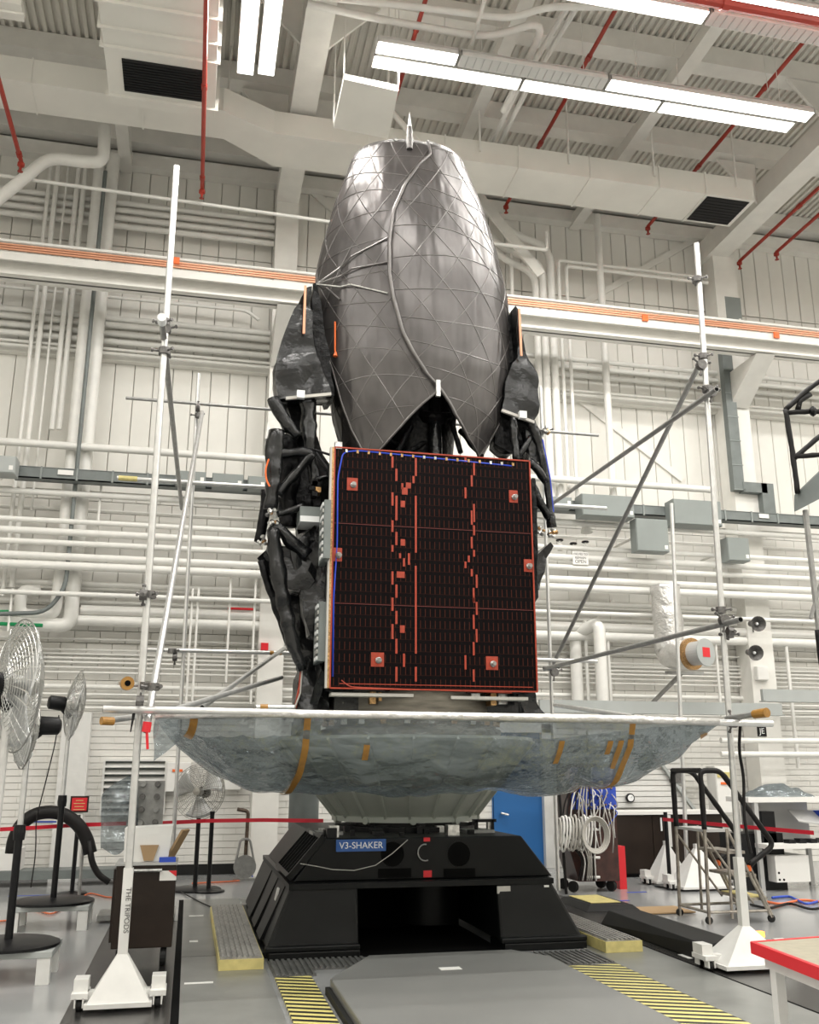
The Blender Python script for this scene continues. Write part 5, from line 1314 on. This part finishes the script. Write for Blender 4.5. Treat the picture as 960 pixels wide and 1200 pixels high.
MB().hexa([(cw0+.05,c0.y+.1,ctz+.022),(cw1-.08,c0.y+.08,ctz+.022),(cw1-.08,c0.y+.4,ctz+.022),(cw0+.05,c0.y+.4,ctz+.022)],[(cw0+.04,c0.y+.1,ctz+.30),(cw1-.05,c0.y+.08,ctz+.32),(cw1-.05,c0.y+.42,ctz+.32),(cw0+.04,c0.y+.42,ctz+.3)]).build('carton_body', 'board', cb)
MB().prism([(cw0+.22,c0.y+.07,ctz+.03),(cw0+.30,c0.y+.07,ctz+.03),(cw0+.34,c0.y+.07,ctz+.16),(cw0+.18,c0.y+.07,ctz+.16)], (0,.01,0)).build('brown_paper', 'card', cb)
tag(MB().bar((cw1-.06,c0.y+.2,ctz+.05), (cw1+.06,c0.y+.15,ctz+.28), .16, .02).build('cardboard_flap', 'card'), 'brown cardboard piece leaning on the white carton', 'cardboard')
tag(MB().box(cw1-.15, cw1-.01, c0.y+.01, c0.y+.075, ctz+.021, ctz+.06).build('blue_tray', 'cableb'), 'blue tray at the right of the cabinet top', 'tray')
# gas valve panel under plastic
gp = PY(175,945,11.8)
gt = thing('gas_manifold', 'silver gas valve panel on a stand wrapped in plastic, behind the left upright', 'equipment', (gp.x, 11.8, 0))
a, b_ = PY(160,915,11.8), PY(190,972,11.8)
MB().box(a.x, b_.x, 11.8, 11.85, b_.z, a.z).build('panel_plate', 'aludark', gt)
for x in (a.x+.03, b_.x-.03): MB().tube([(x,11.83,0),(x,11.83,a.z)], .02, 8).build('stand_leg', 'aludark', gt)
MB().box(a.x-.3, b_.x+.2, 11.6, 12.1, .03, .08).build('stand_base', 'aludark', gt)
for i in range(8):
    x = a.x+.08+(i % 2)*.16; z = b_.z+.08+(i//2)*.14
    MB().lathe([(.03,0),(.035,.03),(.02,.05),(.02,.09),(.03,.1)], (x,11.8,z), 10, (0,-1,0)).build('regulator_valve', 'clamp' if i % 3 else 'aludark', gt)
def bag(a_, b2):
    u = 118+44*a_; v = 905+ (1-a_**.6)*30 + b2*(60+25*sin(pi*a_))
    p = PY(u, v, 11.72); p.y -= .1*sin(pi*a_)+.1*noise.noise(p*5); return p
MB().grid(bag, 26, 22).build('plastic_cover', 'plastic', gt, smooth=True)
# black hose on stand
pts = [PY(u,v,13.6) for u, v in ((14,1000),(16,985),(24,966),(40,954),(58,951),(76,954),(92,966),(102,983),(106,1000))]
hs = thing('hose', 'thick black corrugated hose arched over a stand behind the fans', 'hose', tuple(PY(60,1035,13.6)))
MB().tube(rounded(pts, .15), .085, 12).build('hose_body', 'cabled', hs, smooth=True)
MB().tube(rounded([PY(u,v,13.55) for u, v in ((104,985),(108,1012),(116,1026),(128,1034))], .1), .04, 8).build('hose_tail', 'cabled', hs, smooth=True)
for u in (20, 98): MB().tube([PY(u,985,13.65), (PY(u,985,13.65).x,13.65,0)], .02, 8).build('stand_leg', 'aludark', hs)
MB().bar(PY(36,963,13.6), PY(66,963,13.6), .04, .02).build('blue_tie', 'cableb', hs)
q = PZ(84,1048,0); bp_ = thing('barrier_post', 'black barrier post holding the red tape behind the second fan', 'post', tuple(q))
MB().lathe([(.2,0),(.2,.02),(.05,.035),(.028,.05)], q, 24).build('base', 'blackp', bp_, smooth='auto'); MB().tube([q, q+V((0,0,PY(88,955,q.y).z))], .028, 10).build('post', 'blackp', bp_)
# red tapes
tape = lambda label, pts: tag((lambda b: b.build('barrier_tape', 'redtape'))(sum_bar(pts)), label, 'tape')
def sum_bar(pts):
    b = MB(); n = len(pts); h_ = .024
    for p in pts: b.v += [p+V((0,0,-h_)), p+V((0,0,h_)), p+V((0,.004,h_)), p+V((0,.004,-h_))]
    for i in range(n-1):
        for k in range(4): b.f.append((i*4+k, i*4+(k+1) % 4, i*4+4+(k+1) % 4, i*4+4+k))
    b.f.append((0,1,2,3)); b.f.append(tuple((n-1)*4+k for k in (3,2,1,0))); b.cuts = [(0,0)]
    return b
zt = [PY(-20,973,13.3), PY(40,970,13.5), PY(88,967,13.75), PY(148,965,13.3)]; tape('red barrier tape running across the left fans', zt)
tape('red barrier tape from the valve panel past the rear fan to the shaker', [PY(182,965,12.6), PY(240,962,13.6), PY(310,961,13.2), PY(379,962,12.6)])
tape('red barrier tape in front of the stairs and bench at right', [PY(777,960,13.3), PY(850,967,12.0), PY(954,976,10.6)])
q = PZ(788,1048,0); bp2 = thing('barrier_post', 'black barrier post with round base beside the dark cabinets at right', 'post', (PY(776,1037,13.6).x, 13.6, 0))
qx = PY(776,1037,13.6).x
MB().lathe([(.22,0),(.22,.025),(.05,.04),(.03,.06)], (qx,13.35,0), 24).build('base', 'blackp', bp2, smooth='auto'); MB().tube([(qx,13.35,.03),(qx,13.35,1.02)], .028, 10).build('post', 'blackp', bp2)
# dark tank, metal bracket, blue rod, low trolleys
q = PY(356,950,14.6); dt = thing('dark_tank', 'dark grey upright tank between the left column and the shaker', 'tank', (q.x,14.6,0))
MB().lathe([(.05,PY(356,985,14.6).z),(.14,PY(356,982,14.6).z+.02),(.22,PY(356,975,14.6).z+.05),(.22,2.3),(.1,2.4)], (q.x,14.6,0), 24).build('tank_shell', 'greyd', dt, smooth='auto')
for s_ in (-.15,.15): MB().tube([(q.x+s_,14.6,0),(q.x+s_,14.6,.9)], .02, 6).build('tank_leg', 'greyd', dt)
mbk = thing('pipe_stand', 'worn brown pipe with a ring-shaped metal foot near the left column', 'stand', tuple(PZ(286,1032,0)))
q = PZ(286,1032,0); MB().tube(rounded([q+V((0,0,.05)), q+V((.02,0,1.0)), q+V((-.15,0,1.03))], .06), .028, 8).build('pipe', 'rust', mbk)
MB().lathe([(.08,-.02),(.17,-.02),(.17,.02),(.08,.02)], q+V((0,-.05,.2)), 20, (0,-1,0)).build('foot_ring', 'aludark', mbk); MB().tube(rounded([q+V((-.14,-.05,.25)), q+V((-.08,-.05,.6)), q+V((.06,-.05,.6)), q+V((.14,-.05,.25))], .1), .018, 6).build('handle_loop', 'aludark', mbk); MB().box(q.x-.17,q.x+.17,q.y-.1,q.y+.05,0,.04).build('foot_plate', 'aludark', mbk)
q = PZ(297,1030,0); tag(MB().tube([q+V((0,.3,0)), q+V((.03,.4,.85))], .014, 6).build('blue_rod', 'cableb'), 'thin blue rod leaning beside the left column', 'rod')
q = PZ(60,1046,0)
tr_ = thing('low_trolley', 'low dark trolley with casters along the wall behind the fans', 'trolley', (q.x-.3, q.y+.9, 0))
MB().box(q.x-1.6, q.x+1.2, q.y+.7, q.y+1.2, .10, .22).build('trolley_deck', 'greyd', tr_)
for x in (q.x-1.4, q.x+.2, q.x+1.05): MB().lathe([(.02,-.02),(.06,-.02),(.06,.02),(.02,.02)], (x,q.y+.68,.061), 12, (1,0,0)).build('caster', 'rubber', tr_)
MB().box(q.x-1.5, q.x-.55, q.y+.75, q.y+1.15, .225, .52).build('white_case', 'board', tr_)
pipe('extension_cable', 'orange extension cord on the floor around the fan platforms', 'cord', [PZ(-10,1080,.012), PZ(8,1079,.012), PZ(30,1062,.012), PZ(60,1072,.012), PZ(105,1046,.012), PZ(128,1052,.012), PZ(150,1050,.012)], .01, 'cableo', rr=.2, n=6)
pipe('extension_cable', 'thin black cord curving over the grey floor plate near the pallet', 'cord', [PZ(212,1045,.018), PZ(240,1060,.018), PZ(262,1068,.018), PZ(290,1066,.018)], .008, 'cabled', rr=.3, n=6)
pipe('extension_cable', 'orange cord on the floor in front of the left column', 'cord', [PZ(225,1035,.012), PZ(270,1033,.012), PZ(300,1030,.012), PZ(330,1030,.012)], .01, 'cableo', rr=.2, n=6)
pipe('power_cord', 'thin black power cord hanging from the second fan head', 'cord', [PY(69,838,11.4), PY(65,870,11.4), PY(50,930,11.4), PY(42,960,11.4), PY(42,1000,11.4), PY(36,1040,11.4)], .007, 'cabled', rr=.3, n=5)
tag(MB().box(PZ(10,1050,0).x, PZ(108,1048,0).x, PZ(60,1049,0).y-.02, PZ(60,1049,0).y+.03, .001, .003).build('floor_tape', 'cableb'), 'blue tape line on the floor behind the fan platforms', 'tape')

# ================================================================== RIGHT SIDE PROPS
# cable rack cart
RYc = 13.0; a, b_ = PY(664,905,RYc), PY(727,1038,RYc)
rk = thing('rack_cart', 'brown rack cart with a blue wiring panel and coiled white cables', 'cart', ((a.x+b_.x)/2, RYc+.3, 0))
MB().prism([(a.x,RYc,.55),(a.x+.12,RYc,.14),(b_.x,RYc,.14),(b_.x,RYc,1.7),(a.x,RYc,1.7)], (0,.5,0)).build('rack_body', 'rack', rk)
a2, b2 = PY(668,908,RYc), PY(722,948,RYc); MB().box(a2.x, b2.x, RYc-.03, RYc, b2.z, a2.z+.1).build('wiring_panel', 'cableb', rk)
for i in range(26):
    x = a2.x+.03+random.random()*(b2.x-a2.x-.06); z = b2.z+.02+random.random()*(a2.z-b2.z)
    MB().lathe([(.012,0),(.014,.03),(.006,.04)], (x,RYc-.03,z), 6, (0,-1,0)).build('connector', 'gold', rk)
for i in range(26):
    x0 = a2.x+.05+random.random()*.55; x1 = x0+random.uniform(-.1,.1); z0 = b2.z+random.random()*.3; L_ = random.uniform(.2,.7)
    MB().tube(rounded([V((x0,RYc-.04,z0)), V((x0+random.uniform(-.05,.05),RYc-.12,z0-.05)), V((x1,RYc-.1,z0-L_*.6)), V((x1+random.uniform(-.08,.08),RYc-.06,z0-L_))], .08), .008, 5).build('wire', random.choice(['cable','cable','cableb','board','cabled']), rk, smooth=True)
cc = PY(678,978,RYc-.25)
for i in range(11):
    x = cc.x-.28+i*.045; z = cc.z+random.uniform(-.03,.03)
    MB().tube([V((x+.03*sin(2*pi*j/20), RYc-.22+.10*cos(2*pi*j/20)*.9, z+(.19+.02*(i % 3))*sin(2*pi*j/20+.1))) for j in range(20)], .014, 6, closed=True).build('coil_loop', random.choice(['cable','board','cable']), rk, smooth=True)
cc2 = PY(696,978,RYc-.3); 
for i in range(4): MB().tube([V((cc2.x+(.15+.015*i)*cos(2*pi*j/24), RYc-.33-.015*i, cc2.z+(.19+.015*i)*sin(2*pi*j/24))) for j in range(24)], .012, 6, closed=True).build('coil_loop', 'cable', rk, smooth=True)
for i in range(9):
    u = 684+i*1.6; MB().tube(rounded([PY(u-4,900,RYc-.1), PY(u-25+i*3,945,RYc-.12), PY(u-22+i*3,985,RYc-.15), PY(u,1005,RYc-.15), PY(u-6+i,1032,RYc-.12)], .2), .011, 5).build('hanging_cable', random.choice(['cable','board','cabled']), rk, smooth=True)
for v in (972, 1005, 1028): p0 = PY(688,v,RYc-.06); p1 = PY(703,v,RYc-.06); MB().tube([p0, p1], .018, 6).build('rung', 'board', rk)
for u in (674, 719):
    x = PY(u,1040,RYc).x
    for y in (RYc+.06, RYc+.42): MB().lathe([(.02,-.03),(.07,-.03),(.075,0),(.07,.03),(.02,.03)], (x,y,.075), 16, (.8,.5,0)).build('caster', 'rubber', rk)
MB().tube([PY(654,910,12.9), (PY(662,1000,12.9).x,12.9,0.0)], .02, 6).build('cable_post', 'cabled', rk)
a, b_ = PY(726,992,13.2), PY(736,1024,13.2); tag(MB().box(a.x, b_.x, 13.25, 13.45, 0.0, a.z).build('red_bin', 'redk'), 'bright red narrow bin right of the cable rack cart', 'bin')
# dark cabinets and white sloped cover behind
a, b_ = PY(722,955,14.6), PY(812,1030,14.6)
dk = thing('dark_cabinet', 'row of dark brown cabinets behind the rear scaffold feet', 'cabinet', ((a.x+b_.x)/2, 14.9, 0))
for i in range(3):
    x0 = a.x+(b_.x+.6-a.x)*i/3; x1 = a.x+(b_.x+.6-a.x)*(i+1)/3
    o = MB().box(x0, x1-.01, 14.6, 15.2, .06, a.z).build('cabinet_door', 'brown', dk)
MB().box(a.x-.03, b_.x+.63, 14.56, 15.22, a.z, a.z+.05).build('counter_top', 'board', dk); MB().box(a.x, b_.x+.6, 14.68, 15.2, 0, .06).build('plinth', 'blackp', dk)
q = PY(775,966,14.59); MB().box(q.x-.012, q.x+.012, 14.58, 14.6, q.z-.1, q.z+.1).build('white_handle', 'signw', dk)
# slatted white panel with grey diagonal
wp = thing('slatted_panel', 'white slatted panel with a grey diagonal rail above the dark cabinets', 'panel', (PY(745,930,15.6).x, 15.6, 1.0))
a, b_ = PY(690,870,15.6), PY(790,950,15.6)
n = 14
for i in range(n):
    z0 = 1.0+(a.z+.2-1.0)*i/n; z1 = 1.0+(a.z+.2-1.0)*(i+1)/n-.012
    MB().box(a.x, b_.x+.2, 15.6, 15.64, z0, z1).build('slat', 'whitep', wp)
MB().bar(PY(764,880,15.55), PY(818,955,15.55), .07, .05).build('diagonal_rail', 'greyb', wp)
MB().box(a.x, b_.x+.2, 15.64, 15.7, 0.0, a.z+.2).build('backing', 'wallgap', wp)
q = PY(738,935,15.58); g_ = tag(MB().lathe([(.075,0),(.075,.04),(.06,.045)], q, 24, (0,-1,0)).build('gauge', 'blackp'), 'small round dial gauge on the white slatted panel', 'gauge')
g2 = MB().lathe([(.055,.045),(.055,.048)], q, 24, (0,-1,0)).build('dial', 'signw', g_); MB().bar(q+V((0,-.05,0)), q+V((.03,-.05,.03)), .006, .003).build('needle', 'blackp', g_)
q = PY(795,911,15.5); tag(MB().box(q.x-.12, q.x+.12, 15.5, 15.6, q.z-.09, q.z+.09).build('dark_bracket', 'clamp'), 'small dark metal bracket behind the stair handrail', 'bracket')
gbox('tall white electrical cabinet with a yellow label behind the stairs', 838, 898, 864, 953, 15.3, .3, 'board', latch=False)
q = PY(850,908,15.29); tag(MB().box(q.x-.15, q.x+.15, 15.28, 15.295, q.z-.045, q.z+.045).build('yellow_label', 'yellow'), 'yellow warning label on the tall white electrical cabinet', 'label')
q = PY(850,918,15.29); tag(MB().box(q.x-.08, q.x+.08, 15.28, 15.295, q.z-.02, q.z+.02).build('orange_label', 'orange'), 'orange strip below the yellow label on the white cabinet', 'label')
q = PY(893,857,15.99); js = thing('letter_sign', 'small black sign with white letters on the right column', 'sign', tuple(q)); MB().box(q.x-.09, q.x+.09, 15.985, 16.0, q.z-.09, q.z+.09).build('sign_board', 'blackp', js); text('sign_lettering', 'JE', js, (q.x, 15.983, q.z), .14, 'signw')
# workbench
BX0, BX1, WBY = PY(868,935,12.8).x, PY(958,935,12.2).x+.5, 12.6
wb = thing('workbench', 'white two-level workbench with equipment behind the right barrier tape', 'workbench', ((BX0+BX1)/2, WBY, 0))
z1 = PY(900,936,WBY).z; z2 = PY(920,988,WBY).z
MB().box(BX0, BX1, WBY, WBY+.6, z1-.05, z1+.02).build('upper_shelf', 'board', wb); MB().box(BX0+.1, BX1, WBY-.2, WBY+.6, z2-.06, z2).build('bench_top', 'board', wb)
for x in (BX0+.12, BX1-.08):
    for y in (WBY+.04, WBY+.54): MB().box(x-.03, x+.03, y-.03, y+.03, 0, z1-.05).build('leg', 'crystal', wb)
MB().box(BX0+.2, BX1-.1, WBY+.5, WBY+.55, z2, z1-.05).build('back_board', 'crystal', wb)
a, b_ = PY(908,1003,WBY-.1), PY(944,1042,WBY-.1); cbx = MB().box(a.x, b_.x+.1, WBY-.1, WBY+.5, .12, a.z).build('white_drawer_unit', 'board', wb)
for u, v in ((913,1023),(914,1031),(919,1031)): q = PY(u, v, WBY-.1); MB().lathe([(.016,0),(.016,.003)], (q.x,WBY-.1,q.z), 10, (0,-1,0)).build('hole', 'slot', wb)
tag(MB().box(BX0+.25, BX0+.45, WBY+.1, WBY+.3, z2+.001, z2+.42).build('black_speaker_box', 'blackp'), 'black upright box standing on the workbench', 'box')
tag(MB().hexa([(BX0+.75,WBY,z2+.28),(BX0+1.2,WBY,z2+.22),(BX0+1.25,WBY+.3,z2+.4),(BX0+.8,WBY+.3,z2+.42)],[(BX0+.75,WBY,z2+.3),(BX0+1.2,WBY,z2+.24),(BX0+1.25,WBY+.3,z2+.42),(BX0+.8,WBY+.3,z2+.44)]).build('screen', 'crystal'), 'tilted grey flat screen under the upper bench shelf', 'screen')
tag(MB().box(BX0+1.2, BX0+1.5, WBY+.05, WBY+.4, z2+.3, z2+.42).build('blue_case', 'cableb'), 'blue case at the right end under the upper bench shelf', 'case')
bm_ = MB().grid(lambda a_, b3: V((BX0+.15+1.0*a_, WBY+.08+.45*b3, z1+.022+(.16+.08*noise.noise(V((a_*6,b3*4,1))))*sin(pi*a_)**.6*sin(pi*b3)**.6)), 22, 12)
tag(bm_.build('plastic_bundle', 'plastic', None, smooth=True), 'crumpled clear plastic bundle on the upper bench shelf', 'plastic')
for i in range(6):
    x = BX0+.5+i*.17; tag(MB().box(x, x+.1, WBY-.12, WBY+.02, z2+.001, z2+.03+.04*random.random()).build('small_device', random.choice(['blackp','clamp'])), '%s small dark device lying on the bench top, counted from the left' % ['first','second','third','fourth','fifth','sixth'][i], 'device')
tag(MB().box(BX0-.15, BX0+.55, WBY+.1, WBY+.6, 0.0, .75).build('dark_crate', 'blackp'), 'dark crate under the left end of the workbench', 'crate')
# rolling stairs
ST = thing('rolling_stairs', 'worn metal rolling stairs with black padded handrails', 'stairs', (6.0, 10.4, 0))
Yn, Yfar = 10.1, 10.75
pl0, pl1 = PY(808,978,Yn), PY(842,978,Yn)
pz = PY(820,972,Yn).z; xL, xR = PY(828,975,Yn).x-.02, PY(850,975,Yn).x+.02
def S2(u, v, Y): return PY(u, v, Y)
MB().box(xL, xR, Yn, Yfar, pz-.03, pz).build('top_platform', 'crystal', ST)
xe = PY(905,1085,Yn).x
for i in range(1, 4):
    t_ = i/4; x = xR+(xe-xR)*t_; z = pz*(1-t_)
    MB().box(x-.13, x+.10, Yn+.02, Yfar-.02, z-.02, z+.01).build('step', 'stairm', ST)
    if i == 3: MB().box(x-.12, x+.09, Yn+.04, Yfar-.04, z+.01, z+.02).build('step_pad', 'yellow', ST)
for y in (Yn, Yfar):
    MB().tube([(xR,y,pz), (xe,y,.05)], .018, 8).build('stringer', 'stairm', ST)
    MB().tube(rounded([V((xL,y,pz)), V((xL-.03,y,.0))], .1), .02, 8).build('leg', 'stairm', ST)
    MB().tube([(xR,y,pz), (xR-.02,y,.05)], .016, 8).build('leg', 'stairm', ST)
    MB().tube([(xL-.03,y,.12), (xe,y,.12)], .016, 8).build('base_rail', 'stairm', ST)
    MB().tube([(xL,y,pz*.92), (xR+.25,y,.2)], .013, 8).build('cross_brace', 'stairm', ST)
    # handrail, in rail coordinates taken from the near side
    hz = PY(828,903,Yn).z; e1 = PY(907,990,Yn); e2 = PY(878,1014,Yn)
    pts = [V((xL,y,pz)), V((xL,y,hz)), V((xR-.02,y,hz+.0)), V((e1.x,y,e1.z)), V((e2.x,y,e2.z))]
    wob(rounded(pts, .08), .030, 12, .10).build('padded_handrail', 'cabled', ST, smooth=True)
    MB().tube([(e2.x,y,e2.z), (xe+.02,y,.05)], .016, 8).build('rail_post', 'stairm', ST); MB().lathe([(.02,0),(.028,.06)], (e2.x,y,e2.z-.06), 8).build('orange_sleeve', 'orange', ST)
    for x in (xL-.03, xe): MB().lathe([(.015,-.015),(.04,-.015),(.04,.015),(.015,.015)], (x,y,.04), 12, (0,1,0)).build('caster', 'rubber', ST)
MB().tube([(xL-.03,Yn,.12),(xL-.03,Yfar,.12)], .016, 8).build('base_rail', 'stairm', ST); MB().tube([(xL,Yn,hz),(xL,Yfar,hz)], .03, 8).build('padded_handrail', 'cabled', ST)
# black foam block, crates, card on floor
o = tag(MB().hexa([(4.42,8.2,.007),(4.86,8.2,.007),(4.86,10.35,.007),(4.42,10.35,.007)],[(4.44,8.2,.15),(4.84,8.2,.15),(4.84,10.3,.15),(4.5,10.3,.15)]).build('foam_block', 'rubber'), 'long black foam block on the dark floor track, behind the right foot', 'foam block'); bevel(o, .01)
q = PZ(700,1063,0); t = thing('ramp_mat', 'black rubber ramp with a yellow top right of the shaker', 'ramp', tuple(q))
MB().hexa([(q.x-.3,q.y-.4,.007),(q.x+.35,q.y-.5,.007),(q.x+.35,q.y+.6,.007),(q.x-.3,q.y+.6,.007)],[(q.x-.22,q.y-.3,.07),(q.x+.28,q.y-.4,.07),(q.x+.28,q.y+.5,.07),(q.x-.22,q.y+.5,.07)]).build('ramp_body', 'rubber', t); MB().box(q.x-.16,q.x+.22,q.y-.2,q.y+.5,.071,.078).build('yellow_top', 'yellow', t)
tag(MB().box(PZ(735,1070,0).x, PZ(800,1066,0).x, PZ(770,1072,0).y, PZ(770,1064,0).y, .007, .02).build('cardboard_sheet', 'card'), 'flat brown cardboard sheet on the floor behind the foam block', 'cardboard')
for u0, u1, v, lab in ((690,760,1058,'blue tape strip on the floor beside the rack cart'),(735,758,1045,'short blue tape strip on the floor further back')):
    a, b_ = PZ(u0,v,0), PZ(u1,v,0)
a = PZ(735,1046,0); tag(MB().box(a.x, a.x+.28, a.y-.03, a.y+.03, .001, .003).build('floor_tape', 'cableb'), 'short blue tape strip on the floor right of the rack cart', 'tape')
a = PZ(716,1056,0); tag(MB().box(a.x, a.x+.25, a.y-.03, a.y+.03, .001, .003).build('floor_tape', 'cableb'), 'blue tape strip on the floor in front of the rack cart', 'tape')
for i, (pp, mm, lab) in enumerate(((((880,1060),(900,1065),(925,1058),(950,1066),(975,1062)),'cabled','black cable snaking on the floor under the bench'),(((895,1056),(915,1060),(940,1054),(970,1058)),'cableo','orange-red cable on the floor under the bench'),(((905,1052),(925,1050),(945,1060),(960,1056)),'cableb','blue cable on the floor under the bench'))):
    pipe('floor_cable', lab, 'cable', [PZ(u,v,.02) for u, v in pp], .016, mm, rr=.15, n=6)
# red edged table at lower right
TZ = .76
A_ = PZ(882,1104,TZ); B_ = PZ(975,1139,TZ-.0)
tb = thing('work_table', 'beige table with a thick red edge at the lower right corner', 'table', (A_.x+.5, A_.y-.2, 0))
dirf = (B_-A_); dirf.z = 0; dirf.normalize(); C0 = PZ(975,1097,TZ); dirb = (C0-A_); dirb.z = 0; dirb.normalize()
P0, P1, P2 = A_, A_+dirf*1.4, A_+dirf*1.4+dirb*1.1
P3 = A_+dirb*1.1
MB().prism([p-V((0,0,.03)) for p in (P0,P1,P2,P3)], (0,0,.03)).build('table_top', 'table', tb)
for a, b_ in ((P0,P1),(P3,P0)): MB().bar(a-V((0,0,.025)), b_-V((0,0,.025)), .025, .055).build('red_edge', 'redk', tb)
lg = PY(915,1130,1); 
p = P0+dirf*.12+dirb*.1
for p in (P0+dirf*.10+dirb*.08, P0+dirb*.95+dirf*.1, P0+dirf*1.2+dirb*.1): MB().box(p.x-.025, p.x+.025, p.y-.025, p.y+.025, 0, TZ-.03).build('leg', 'whitep', tb)
MB().bar(P0+dirf*.06+dirb*.05-V((0,0,.075)), P0+dirf*1.3+dirb*.05-V((0,0,.075)), .03, .07).build('apron', 'whitep', tb)
M['glow'] = mat('amber_glow', (1.0, .28, .05), .4, emit=4)
q = PZ(888,1112,0); ol = thing('amber_lamp', 'small glowing amber lamp behind the red-edged table', 'lamp', tuple(q)); MB().lathe([(.05,0),(.05,.03),(.02,.04),(.02,.1)], q, 12).build('lamp_foot', 'blackp', ol); MB().box(q.x-.07,q.x+.07,q.y-.03,q.y+.03,.1,.15).build('lamp_glass', 'glow', ol)
# platform lift at the right edge
LY = 8.6
lf = thing('access_lift', 'grey access platform with black padded guard rails at the right edge', 'lift', (PY(950,1000,LY).x, LY, 0))
a = PY(944,598,LY); bse = PY(955,1080,LY)
zl = a.z
MB().tube([(a.x,LY,zl),(a.x,LY,PY(948,740,LY).z)], .03, 8).build('mast_tube', 'aludark', lf)
wob([(a.x+.01,LY,PY(948,738,LY).z),(a.x+.02,LY,PY(950,900,LY).z)], .05, 10, .06).build('padded_post', 'cabled', lf, smooth=True)
wob([(a.x+.03,LY,PY(950,900,LY).z+.02),(a.x+.05,LY,0.0)], .06, 10, .06).build('padded_post', 'cabled', lf, smooth=True)
MB().bar(PY(950,725,LY), PY(975,640,LY), .03, .03).build('mast_brace', 'aludark', lf)
p0 = PY(935,598,LY); p1 = PY(990,560,LY-.8)
MB().prism([PY(935,578,LY), PY(935,598,LY), PY(985,572,LY-.5), PY(985,530,LY-.5)], (.0,.06,0)).build('platform_beam', 'greyd', lf)
for pp in (((935,578),(929,530),(921,480)),((921,480),(945,458),(985,430)),((922,484),(950,482),(985,484)),((930,535),(960,533),(985,535)),((930,538),(960,512),(985,495)),((935,480),(938,470),(950,462))):
    wob([PY(u,v,LY-.02*abs(u-921)/10) for u, v in pp], .028, 14, .12).build('padded_rail', 'cabled', lf, smooth=True)
q = PY(953,482,LY-.1); MB().lathe([(.04,-.03),(.06,0),(.04,.03)], q, 12, (1,-.4,0)).build('knob', 'blackp', lf)
